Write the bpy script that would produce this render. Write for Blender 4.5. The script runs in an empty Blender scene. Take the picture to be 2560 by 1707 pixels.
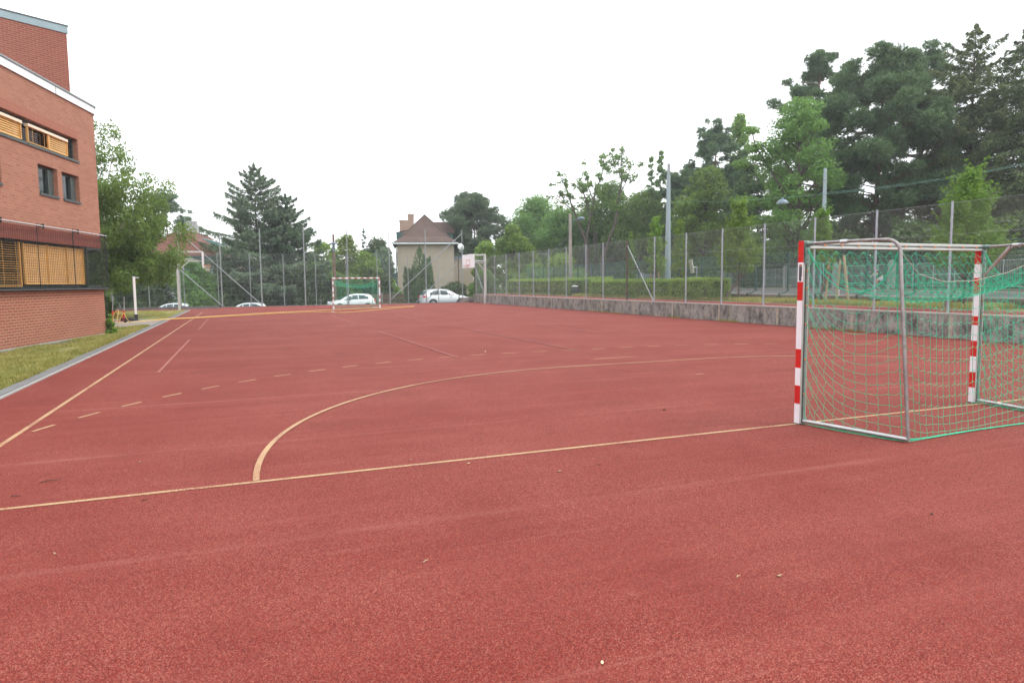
import bpy, math, random
import numpy as np
from mathutils import Vector, Matrix

R = math.radians
PI = math.pi
C = bpy.context.scene.collection
random.seed(7)

# ---------------------------------------------------------------- materials
def new_mat(name):
    m = bpy.data.materials.new(name)
    m.use_nodes = True
    nt = m.node_tree
    nt.nodes.clear()
    out = nt.nodes.new('ShaderNodeOutputMaterial')
    return m, nt, out

def N(nt, kind, **kw):
    n = nt.nodes.new('ShaderNode' + kind)
    for k, v in kw.items():
        if k in n.inputs.keys():
            n.inputs[k].default_value = v
        else:
            setattr(n, k, v)
    return n

def L(nt, a, b):
    nt.links.new(a, b)

def rgba(c):
    return (c[0], c[1], c[2], 1.0)

def mixc(nt, fac, a, b, mode='MIX'):
    n = nt.nodes.new('ShaderNodeMix')
    n.data_type = 'RGBA'
    n.blend_type = mode
    for i, v in ((0, fac), (6, a), (7, b)):
        if hasattr(v, 'is_linked') or hasattr(v, 'links'):
            L(nt, v, n.inputs[i])
        elif i == 0:
            n.inputs[0].default_value = v
        else:
            n.inputs[i].default_value = rgba(v)
    return n.outputs[2]

def ramp(nt, src, p0, p1, c0=(0, 0, 0), c1=(1, 1, 1)):
    r = nt.nodes.new('ShaderNodeValToRGB')
    r.color_ramp.elements[0].position = p0
    r.color_ramp.elements[1].position = p1
    r.color_ramp.elements[0].color = rgba(c0)
    r.color_ramp.elements[1].color = rgba(c1)
    L(nt, src, r.inputs[0])
    return r.outputs[0]

def coords(nt, kind='Object', scale=(1, 1, 1), rot=(0, 0, 0)):
    tc = N(nt, 'TexCoord')
    mp = N(nt, 'Mapping')
    mp.inputs['Scale'].default_value = scale
    mp.inputs['Rotation'].default_value = rot
    L(nt, tc.outputs[kind], mp.inputs[0])
    return mp.outputs[0]

def noise(nt, vec, scale, detail=3, rough=.55):
    n = N(nt, 'TexNoise')
    n.inputs['Scale'].default_value = scale
    n.inputs['Detail'].default_value = detail
    n.inputs['Roughness'].default_value = rough
    L(nt, vec, n.inputs['Vector'])
    return n.outputs[0]

def principled(nt, out, col, rough=.6, metal=0., spec=.5, bump=None, bstr=.3, bdist=.01, coat=0.):
    b = N(nt, 'BsdfPrincipled')
    if hasattr(col, 'links'):
        L(nt, col, b.inputs['Base Color'])
    else:
        b.inputs['Base Color'].default_value = rgba(col)
    if hasattr(rough, 'links'):
        L(nt, rough, b.inputs['Roughness'])
    else:
        b.inputs['Roughness'].default_value = rough
    b.inputs['Metallic'].default_value = metal
    b.inputs['Specular IOR Level'].default_value = spec
    b.inputs['Coat Weight'].default_value = coat
    if bump is not None:
        bp = N(nt, 'Bump')
        bp.inputs['Strength'].default_value = bstr
        bp.inputs['Distance'].default_value = bdist
        L(nt, bump, bp.inputs['Height'])
        L(nt, bp.outputs[0], b.inputs['Normal'])
    L(nt, b.outputs[0], out.inputs[0])
    return b

def simple(name, c, var=.12, scale=6., rough=.55, metal=0., spec=.5, bstr=0., bscale=60., stretch=(1, 1, 1), coat=0., dirt=None, dirtfac=(.5, .75)):
    m, nt, out = new_mat(name)
    v = coords(nt, 'Object', stretch)
    n1 = noise(nt, v, scale, 5)
    c0 = tuple(x * (1 - var) for x in c)
    c1 = tuple(min(1, x * (1 + var)) for x in c)
    col = mixc(nt, ramp(nt, n1, .3, .7), c0, c1)
    if dirt:
        n3 = noise(nt, v, scale * 2.3, 6, .65)
        col = mixc(nt, ramp(nt, n3, *dirtfac), col, dirt)
    bump = noise(nt, v, bscale, 4) if bstr else None
    principled(nt, out, col, rough, metal, spec, bump, bstr, coat=coat)
    return m

def leaf_mat(name, c1, c2, trans=.3, rough=.55, spec=.25):
    m, nt, out = new_mat(name)
    g = N(nt, 'NewGeometry')
    oi = N(nt, 'ObjectInfo')
    v = coords(nt, 'Object')
    n1 = noise(nt, v, .9, 3)
    a = N(nt, 'Math', operation='MULTIPLY_ADD')
    L(nt, g.outputs['Random Per Island'], a.inputs[0])
    a.inputs[1].default_value = .6
    L(nt, ramp(nt, n1, .35, .65, (0, 0, 0), (.4, .4, .4)), a.inputs[2])
    col = mixc(nt, a.outputs[0], c1, c2)
    hs = N(nt, 'HueSaturation')
    h = N(nt, 'MapRange')
    L(nt, oi.outputs['Random'], h.inputs[0])
    h.inputs[3].default_value = .485
    h.inputs[4].default_value = .512
    L(nt, h.outputs[0], hs.inputs['Hue'])
    L(nt, col, hs.inputs['Color'])
    b = principled(nt, out, hs.outputs[0], rough, 0, spec)
    t = N(nt, 'BsdfTranslucent')
    tcol = mixc(nt, .5, hs.outputs[0], (c2[0] * 1.5, c2[1] * 1.5, c2[2] * .8))
    L(nt, tcol, t.inputs[0])
    mx = N(nt, 'MixShader')
    mx.inputs[0].default_value = trans
    L(nt, b.outputs[0], mx.inputs[1])
    L(nt, t.outputs[0], mx.inputs[2])
    L(nt, mx.outputs[0], out.inputs[0])
    return m

def court_mat():
    m, nt, out = new_mat('red_rubber_granules')
    v = coords(nt, 'Object')
    vo = N(nt, 'TexVoronoi')
    vo.inputs['Scale'].default_value = 235
    L(nt, v, vo.inputs['Vector'])
    sep = N(nt, 'SeparateColor')
    L(nt, vo.outputs['Color'], sep.inputs[0])
    nf = noise(nt, v, 90, 3, .7)
    big = noise(nt, v, .45, 5, .6)
    mid = noise(nt, coords(nt, 'Object', (.10, 1.3, 1), (0, 0, R(2))), 1.7, 5, .65)
    strk = noise(nt, coords(nt, 'Object', (.07, 2.6, 1), (0, 0, R(1.5))), 3.0, 4, .65)
    red_d, red_l, pink = (.074, .0066, .0044), (.240, .0285, .0180), (.54, .215, .165)
    col = mixc(nt, sep.outputs[0], red_d, red_l)
    grain = ramp(nt, sep.outputs[1], .66, .92)
    wear = N(nt, 'Math', operation='MULTIPLY')
    L(nt, grain, wear.inputs[0])
    L(nt, ramp(nt, big, .32, .68, (.22, .22, .22), (.66, .66, .66)), wear.inputs[1])
    col = mixc(nt, wear.outputs[0], col, pink)
    tone = N(nt, 'Math', operation='MULTIPLY')
    L(nt, ramp(nt, mid, .45, .75), tone.inputs[0])
    tone.inputs[1].default_value = .18
    col = mixc(nt, tone.outputs[0], col, (.36, .105, .082))
    s2 = N(nt, 'Math', operation='MULTIPLY')
    L(nt, ramp(nt, strk, .60, .72), s2.inputs[0])
    s2.inputs[1].default_value = .16
    col = mixc(nt, s2.outputs[0], col, (.44, .18, .14))
    # roll seams of the rubber surface: thin paler joints, present here and there
    wv = N(nt, 'TexWave', wave_type='BANDS', bands_direction='Y')
    wv.inputs['Scale'].default_value = .105
    wv.inputs['Distortion'].default_value = .9
    wv.inputs['Detail'].default_value = 3
    wv.inputs['Detail Scale'].default_value = .35
    L(nt, coords(nt, 'Object', (.35, 1, 1), (0, 0, R(.8))), wv.inputs['Vector'])
    sm = N(nt, 'Math', operation='MULTIPLY')
    L(nt, ramp(nt, wv.outputs[1], .9965, .9996), sm.inputs[0])
    L(nt, ramp(nt, noise(nt, coords(nt, 'Object', (.25, .8, 1)), .9, 5, .7), .44, .70, (.0, .0, .0), (.30, .30, .30)), sm.inputs[1])
    col = mixc(nt, sm.outputs[0], col, (.50, .25, .21))
    scf = N(nt, 'Math', operation='MULTIPLY')
    L(nt, ramp(nt, noise(nt, coords(nt, 'Object', (1, 1, 1), (0, 0, R(50))), 2.6, 8, .78), .60, .74), scf.inputs[0])
    scf.inputs[1].default_value = .22
    col = mixc(nt, scf.outputs[0], col, (.42, .17, .135))
    dk = N(nt, 'Math', operation='MULTIPLY')
    L(nt, ramp(nt, noise(nt, v, .8, 5, .65), .52, .75), dk.inputs[0])
    dk.inputs[1].default_value = .3
    col = mixc(nt, dk.outputs[0], col, (.11, .014, .012))
    h = N(nt, 'Math', operation='ADD')
    L(nt, nf, h.inputs[0])
    L(nt, sep.outputs[2], h.inputs[1])
    principled(nt, out, col, .82, 0, .22, h.outputs[0], .6, .006)
    return m

def paint_mat(name, c, under=(.3, .05, .045), wear=.5, scale=170):
    m, nt, out = new_mat(name)
    v = coords(nt, 'Object')
    vo = N(nt, 'TexVoronoi')
    vo.inputs['Scale'].default_value = scale
    L(nt, v, vo.inputs['Vector'])
    sep = N(nt, 'SeparateColor')
    L(nt, vo.outputs['Color'], sep.inputs[0])
    col = mixc(nt, sep.outputs[0], tuple(x * .72 for x in c), tuple(min(1, x * 1.2) for x in c))
    n = N(nt, 'Math', operation='ADD')
    L(nt, noise(nt, v, 1.2, 4), n.inputs[0])
    mu = N(nt, 'Math', operation='MULTIPLY')
    L(nt, sep.outputs[1], mu.inputs[0])
    mu.inputs[1].default_value = .5
    L(nt, mu.outputs[0], n.inputs[1])
    col = mixc(nt, ramp(nt, n.outputs[0], 1.05 - wear, 1.2 - wear * .6), col, under)
    principled(nt, out, col, .75, 0, .4, sep.outputs[2], .3, .004)
    return m

def brick_mat(name, c1, c2, mortar, bw=.25, bh=.077, ms=.012, rot=0., offset=.5):
    m, nt, out = new_mat(name)
    v = coords(nt, 'UV', (1, 1, 1), (0, 0, rot))
    b = N(nt, 'TexBrick')
    b.offset = offset
    b.inputs['Scale'].default_value = 1
    b.inputs['Brick Width'].default_value = bw
    b.inputs['Row Height'].default_value = bh
    b.inputs['Mortar Size'].default_value = ms
    b.inputs['Mortar Smooth'].default_value = .15
    b.inputs['Bias'].default_value = 0.
    b.inputs['Color1'].default_value = rgba(c1)
    b.inputs['Color2'].default_value = rgba(c2)
    b.inputs['Mortar'].default_value = rgba(mortar)
    L(nt, v, b.inputs['Vector'])
    n1 = noise(nt, v, .7, 4)
    n2 = noise(nt, v, 28, 4, .65)
    col = mixc(nt, ramp(nt, n1, .3, .75, (0, 0, 0), (.35, .35, .35)), b.outputs[0], tuple(x * .72 for x in c1))
    col = mixc(nt, ramp(nt, n2, .45, .8, (0, 0, 0), (.4, .4, .4)), col, tuple(x * .6 for x in c2))
    # single darker burnt bricks
    b2 = N(nt, 'TexBrick')
    b2.offset = offset
    for k, val in (('Scale', 1), ('Brick Width', bw), ('Row Height', bh), ('Mortar Size', 0.), ('Bias', -.55)):
        b2.inputs[k].default_value = val
    b2.inputs['Color1'].default_value = (0, 0, 0, 1)
    b2.inputs['Color2'].default_value = (1, 1, 1, 1)
    L(nt, v, b2.inputs['Vector'])
    dk = N(nt, 'Math', operation='MULTIPLY')
    L(nt, ramp(nt, b2.outputs[0], .62, .8), dk.inputs[0])
    dk.inputs[1].default_value = .55
    inv = N(nt, 'Math', operation='SUBTRACT')
    inv.inputs[0].default_value = 1.
    L(nt, b.outputs[1], inv.inputs[1])
    dk2 = N(nt, 'Math', operation='MULTIPLY')
    L(nt, dk.outputs[0], dk2.inputs[0])
    L(nt, inv.outputs[0], dk2.inputs[1])
    col = mixc(nt, dk2.outputs[0], col, tuple(x * .42 for x in c2))
    hh = mixc(nt, .25, inv.outputs[0], n2)
    principled(nt, out, col, .85, 0, .3, hh, .45, .006)
    return m

def concrete_mat(name, c, dark, stain=.55, streak=True):
    m, nt, out = new_mat(name)
    v = coords(nt, 'Object')
    n1 = noise(nt, v, 1.6, 6, .65)
    col = mixc(nt, ramp(nt, n1, .32, .7), tuple(x * .75 for x in c), c)
    if streak:
        vs = coords(nt, 'Object', (1, 1.1, .55))
        n2 = noise(nt, vs, 3.4, 8, .78)
        f = N(nt, 'Math', operation='MULTIPLY')
        L(nt, ramp(nt, n2, .43, .62), f.inputs[0])
        f.inputs[1].default_value = stain
        col = mixc(nt, f.outputs[0], col, dark)
        n4 = noise(nt, coords(nt, 'Object', (1, 1.6, .12)), 2.2, 3, .5)
        f4 = N(nt, 'Math', operation='MULTIPLY')
        L(nt, ramp(nt, n4, .62, .72), f4.inputs[0])
        f4.inputs[1].default_value = .3
        col = mixc(nt, f4.outputs[0], col, (c[0] * 1.25, c[1] * 1.1, c[2] * .9))
    n3 = noise(nt, v, 14, 6, .7)
    col = mixc(nt, ramp(nt, n3, .5, .75, (0, 0, 0), (.5, .5, .5)), col, tuple(x * .8 for x in dark))
    principled(nt, out, col, .9, 0, .25, n3, .35, .01)
    return m

def ground_mat(name, cols, scale=1.2, fine=40, bstr=.6):
    m, nt, out = new_mat(name)
    v = coords(nt, 'Object')
    n1 = noise(nt, v, scale, 5, .6)
    n2 = noise(nt, v, fine, 4, .7)
    n3 = noise(nt, v, scale * .35, 3)
    col = mixc(nt, ramp(nt, n1, .35, .65), cols[0], cols[1])
    col = mixc(nt, ramp(nt, n3, .45, .65, (0, 0, 0), (.7, .7, .7)), col, cols[2])
    col = mixc(nt, ramp(nt, n2, .4, .75, (0, 0, 0), (.6, .6, .6)), col, tuple(x * .5 for x in cols[0]))
    principled(nt, out, col, .9, 0, .2, n2, bstr, .02)
    return m

def glass_mat(name, tint=(.015, .02, .02), rough=.05):
    m, nt, out = new_mat(name)
    principled(nt, out, tint, rough, 0, .35)
    return m

def clear_glass(name):
    m, nt, out = new_mat(name)
    t = N(nt, 'BsdfTransparent')
    t.inputs[0].default_value = (.82, .88, .86, 1)
    g = N(nt, 'BsdfGlossy')
    g.inputs['Roughness'].default_value = .03
    mx = N(nt, 'MixShader')
    mx.inputs[0].default_value = .10
    L(nt, t.outputs[0], mx.inputs[1])
    L(nt, g.outputs[0], mx.inputs[2])
    L(nt, mx.outputs[0], out.inputs[0])
    return m

MT = {}
MT['court'] = court_mat()
MT['line'] = paint_mat('tan_line_paint', (.43, .275, .145), under=(.19,.025,.018), wear=.24)
MT['line7'] = paint_mat('tan_line_paint_worn', (.43, .28, .16), under=(.19,.025,.018), wear=.30)
MT['chalk'] = paint_mat('faded_white_line', (.34, .145, .125), under=(.25, .055, .042), wear=.58)
MT['lawn'] = ground_mat('dry_lawn_soil', ((.15, .19, .055), (.25, .25, .09), (.38, .31, .15)), .9, 30)
MT['verge'] = ground_mat('verge_soil', ((.13, .14, .04), (.2, .18, .07), (.24, .2, .1)), 1.2, 30)
MT['earth'] = ground_mat('ground_earth', ((.06, .075, .03), (.09, .09, .04), (.12, .1, .06)), .3, 8)
MT['asphalt'] = ground_mat('road_asphalt', ((.085, .085, .085), (.11, .11, .11), (.14, .135, .13)), .6, 60, .2)
MT['path'] = ground_mat('path_concrete', ((.27, .245, .22), (.34, .31, .28), (.30, .26, .23)), 1.5, 40, .2)
MT['kerb'] = concrete_mat('kerb_concrete', (.20, .20, .20), (.11, .105, .10), .5, False)
MT['kerbedge'] = simple('kerb_pale_edge', (.32, .32, .31), .15, 3, .8)
MT['wallc'] = concrete_mat('stained_wall_concrete', (.35, .325, .29), (.058, .053, .049), .92, True)
MT['wallcap'] = concrete_mat('wall_cap_concrete', (.40, .37, .34), (.25, .23, .21), .5, False)
MT['lowwall'] = concrete_mat('mossy_low_wall', (.23, .20, .155), (.11, .09, .05), .5, True)
MT['plinth'] = concrete_mat('plinth_concrete', (.36, .36, .31), (.2, .2, .17), .4, False)
MT['cpost'] = concrete_mat('fence_post_concrete', (.33, .33, .31), (.2, .2, .19), .5, True)
MT['brickU'] = brick_mat('brick_upper', (.385, .180, .118), (.305, .130, .085), (.41, .225, .155), ms=.007)
MT['brickL'] = brick_mat('brick_lower', (.345, .104, .058), (.275, .080, .046), (.41, .29, .21), ms=.011)
MT['brickT'] = brick_mat('brick_tower', (.27, .075, .050), (.215, .056, .038), (.31, .19, .14), ms=.010)
MT['soldier'] = brick_mat('brick_soldier', (.27, .078, .052), (.23, .062, .042), (.16, .065, .05), bw=.077, bh=.45, ms=.008, offset=0.)
MT['soldierU'] = brick_mat('brick_soldier_upper', (.37, .14, .092), (.33, .12, .078), (.35, .18, .125), bw=.077, bh=.26, ms=.008, offset=0.)
MT['flash'] = simple('white_sheet_flashing', (.72, .76, .76), .06, 1.2, .35, .3)
MT['flashcap'] = simple('grey_sheet_cap', (.22, .25, .25), .15, 2, .4, .5)
MT['flashT'] = simple('blue_grey_sheet', (.22, .29, .31), .1, 1.5, .4, .3)
MT['frame'] = simple('dark_green_frame', (.045, .06, .055), .15, 4, .45)
MT['blind'] = simple('orange_blind_slat', (.66, .36, .105), .1, 5, .45)
MT['blindpale'] = simple('pale_blind_housing', (.78, .6, .45), .08, 5, .45)
MT['glassd'] = glass_mat('dark_window_glass')
MT['glassc'] = clear_glass('clear_corner_glass')
MT['black'] = simple('black_painted_steel', (.018, .02, .02), .2, 8, .5)
MT['silver'] = simple('galvanised_rail', (.50, .51, .52), .1, 9, .38, .8)
MT['galv'] = simple('galvanised_post', (.34, .36, .40), .12, 5, .5, .35, dirt=(.22, .235, .25))
MT['galvd'] = simple('galvanised_post_weathered', (.30, .33, .34), .15, 5, .5, .3, dirt=(.2, .22, .22))
MT['rusty'] = simple('brown_rusted_post', (.085, .06, .05), .3, 7, .7)
MT['wire'] = simple('fence_wire', (.36, .40, .40), .1, 3, .5, .4)
MT['wireg'] = simple('green_coated_wire', (.10, .25, .21), .1, 3, .5)
MT['greenpost'] = simple('dark_green_post', (.008, .065, .052), .2, 6, .45)
MT['alu'] = simple('goal_aluminium', (.50, .52, .49), .08, 6, .35, .35)
MT['groove'] = simple('profile_groove', (.06, .065, .06), .2, 6, .6)
MT['gred'] = simple('goal_red', (.56, .012, .010), .08, 6, .38, coat=.2)
MT['gwhite'] = simple('goal_white', (.78, .76, .80), .04, 4, .4, coat=.2, dirt=(.5, .42, .42), dirtfac=(.66, .8))
MT['bracket'] = simple('corner_sleeve', (.17, .25, .22), .25, 12, .4, .5)
MT['pipe'] = simple('worn_steel_pipe', (.30, .285, .285), .25, 9, .42, .6, dirt=(.2, .15, .13))
MT['net'] = simple('green_net_cord', (.022, .42, .235), .18, 14, .6, spec=.3)
MT['cord'] = simple('cream_cord', (.50, .45, .34), .1, 8, .8)
MT['hook'] = simple('orange_hook', (.75, .22, .05), .1, 8, .5)
MT['sticker'] = simple('dark_sticker', (.07, .07, .08), .3, 40, .5)
MT['stickerb'] = simple('sticker_brown', (.35, .10, .05), .3, 30, .5)
MT['bbwhite'] = simple('backboard_white', (.80, .79, .80), .04, 2, .4)
MT['bbgrey'] = simple('hoop_steel', (.55, .53, .52), .1, 4, .45, .2)
MT['rimred'] = simple('rim_red', (.62, .05, .02), .1, 4, .45)
MT['polew'] = simple('white_net_post', (.74, .72, .70), .06, 3, .4)
MT['rubber'] = simple('black_rubber', (.02, .02, .022), .3, 12, .75)
MT['hose'] = simple('yellow_hose', (.58, .37, .10), .12, 5, .45)
MT['cartred'] = simple('cart_red', (.50, .028, .02), .1, 6, .4)
MT['carwhite'] = simple('white_car_paint', (.72, .77, .79), .02, 1, .22, 0, .5, coat=.6)
MT['carglass'] = glass_mat('car_window', (.045, .075, .08), .04)
MT['tail'] = simple('tail_lamp_red', (.7, .03, .025), .1, 10, .2)
MT['lampw'] = simple('head_lamp', (.7, .72, .74), .1, 10, .1)
MT['rim'] = simple('alloy_rim', (.5, .52, .54), .1, 10, .3, .8)
MT['rooft'] = None
MT['housew'] = simple('cream_render', (.43, .375, .285), .06, 1.2, .9, bstr=.15, bscale=40)
MT['houseb'] = simple('pale_blue_render', (.55, .57, .60), .05, 1, .9)
MT['housec'] = simple('yellow_render', (.70, .61, .42), .05, 1, .9)
MT['greentrim'] = simple('dark_green_trim', (.035, .10, .09), .1, 4, .5)
MT['teal'] = simple('teal_shutter', (.10, .25, .25), .1, 4, .5)
MT['chimney'] = simple('chimney_render', (.36, .25, .19), .1, 3, .85)
MT['chimneyg'] = simple('grey_chimney', (.36, .37, .36), .1, 3, .85)
MT['wood'] = simple('weathered_wood', (.17, .12, .085), .25, 6, .85, stretch=(1, 1, .2))
MT['stake'] = simple('pale_stake_wood', (.42, .30, .19), .2, 6, .85, stretch=(1, 1, .2))
MT['staked'] = simple('grey_stake_wood', (.17, .13, .11), .2, 6, .85, stretch=(1, 1, .2))
MT['polewood'] = simple('grey_timber_pole', (.30, .27, .235), .2, 4, .85, stretch=(1, 1, .15))
MT['polegrey'] = simple('pale_grey_mast', (.27, .335, .36), .05, 1, .5, .1)
MT['lampgrey'] = simple('lamp_shade_grey', (.15, .20, .24), .1, 4, .4, .3)
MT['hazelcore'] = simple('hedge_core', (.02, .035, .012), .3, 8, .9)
MT['bark'] = simple('brown_bark', (.085, .068, .055), .35, 5, .95, bstr=.6, bscale=18, stretch=(1, 1, .3))
MT['barkp'] = simple('pine_bark', (.16, .095, .07), .3, 4, .95, bstr=.6, bscale=14, stretch=(1, 1, .4))
MT['barkb'] = simple('birch_bark', (.52, .48, .43), .15, 4, .85, dirt=(.08, .07, .06), dirtfac=(.62, .7), stretch=(1, 1, 2))
MT['skin'] = simple('skin', (.52, .30, .21), .06, 20, .6)
MT['shirt'] = simple('dark_shirt', (.025, .026, .03), .2, 20, .9)
MT['shorts'] = simple('pale_grey_shorts', (.40, .44, .50), .1, 20, .9)
MT['shoe'] = simple('white_shoe', (.75, .75, .78), .05, 20, .7)
MT['hair'] = simple('light_cap', (.62, .62, .52), .1, 20, .8)
MT['signw'] = simple('pale_sign_board', (.58, .58, .50), .08, 4, .6)
MT['bin'] = simple('dark_green_bin', (.02, .045, .04), .2, 6, .5)
MT['leafdebris'] = simple('dry_leaf', (.10, .05, .03), .3, 30, .8)
MT['leafpale'] = simple('pale_leaf', (.42, .30, .17), .2, 30, .8)
MT['seed'] = simple('pale_seed', (.78, .74, .45), .1, 60, .6)
MT['twig'] = simple('dry_twig', (.075, .045, .035), .3, 30, .9)
# foliage
MT['lf_broad'] = leaf_mat('leaves_mid_green', (0.07, 0.14, 0.036), (0.175, 0.287, 0.067), 0.4)
MT['lf_locust'] = leaf_mat('leaves_locust', (0.084, 0.189, 0.05), (0.196, 0.35, 0.098), 0.4)
MT['lf_light'] = leaf_mat('leaves_light_green', (0.107, 0.203, 0.036), (0.226, 0.37, 0.071), 0.42)
MT['lf_yellow'] = leaf_mat('leaves_yellow_green', (0.082, 0.169, 0.024), (0.187, 0.306, 0.054), 0.4)
MT['lf_birch'] = leaf_mat('leaves_birch', (0.089, 0.148, 0.034), (0.196, 0.285, 0.067), 0.4)
MT['lf_dark'] = leaf_mat('leaves_dark_green', (0.037, 0.074, 0.025), (0.085, 0.139, 0.04), 0.3)
MT['lf_pine'] = leaf_mat('needles_pine', (0.062, 0.133, 0.068), (0.152, 0.244, 0.111), 0.2)
MT['lf_spruce'] = leaf_mat('needles_spruce', (0.075, 0.12, 0.05), (0.171, 0.214, 0.084), 0.2)
MT['lf_doug'] = leaf_mat('needles_douglas', (0.076, 0.141, 0.084), (0.172, 0.247, 0.141), 0.22)
MT['lf_jun'] = leaf_mat('needles_juniper', (0.067, 0.127, 0.059), (0.157, 0.234, 0.102), 0.2)
MT['lf_hedge'] = leaf_mat('leaves_hedge', (0.116, 0.222, 0.048), (0.28, 0.432, 0.085), 0.35)
MT['lf_grass'] = leaf_mat('grass_blades', (0.142, 0.201, 0.041), (0.486, 0.403, 0.161), 0.35)

def tile_mat(name, c1, c2):
    m, nt, out = new_mat(name)
    v = coords(nt, 'UV')
    b = N(nt, 'TexBrick')
    for k, val in (('Scale', 1), ('Brick Width', .3), ('Row Height', .33), ('Mortar Size', .018), ('Bias', 0.)):
        b.inputs[k].default_value = val
    b.inputs['Color1'].default_value = rgba(c1)
    b.inputs['Color2'].default_value = rgba(c2)
    b.inputs['Mortar'].default_value = rgba(tuple(x * .4 for x in c2))
    L(nt, v, b.inputs['Vector'])
    col = mixc(nt, ramp(nt, noise(nt, v, .8, 4), .3, .7, (0, 0, 0), (.5, .5, .5)), b.outputs[0], tuple(x * .7 for x in c2))
    principled(nt, out, col, .85, 0, .3, b.outputs[1], .5, .02)
    return m
MT['rooft'] = tile_mat('brown_roof_tiles', (.150, .100, .085), (.118, .080, .068))
MT['roofr'] = tile_mat('red_roof_tiles', (.185, .075, .052), (.15, .06, .042))

# ---------------------------------------------------------------- mesh helpers
def unit(v):
    v = np.asarray(v, float)
    return v / (np.linalg.norm(v, axis=-1, keepdims=True) + 1e-12)

def set_uv(me):
    n = len(me.loops)
    if n == 0:
        return
    uv = me.uv_layers.new(name='UVMap')
    co = np.empty(len(me.vertices) * 3)
    me.vertices.foreach_get('co', co)
    co = co.reshape(-1, 3)
    li = np.empty(n, dtype=np.int32)
    me.loops.foreach_get('vertex_index', li)
    npol = len(me.polygons)
    nr = np.empty(npol * 3)
    me.polygons.foreach_get('normal', nr)
    nr = np.abs(nr.reshape(-1, 3))
    tot = np.empty(npol, dtype=np.int32)
    me.polygons.foreach_get('loop_total', tot)
    ax = np.repeat(nr.argmax(1), tot)
    p = co[li]
    u = np.where(ax == 0, p[:, 1], p[:, 0])
    v = np.where(ax == 2, p[:, 1], p[:, 2])
    uv.data.foreach_set('uv', np.stack([u, v], 1).ravel())

def link(name, me, parent=None):
    o = bpy.data.objects.new(name, me)
    C.objects.link(o)
    if parent is not None:
        o.parent = parent
    return o

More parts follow.
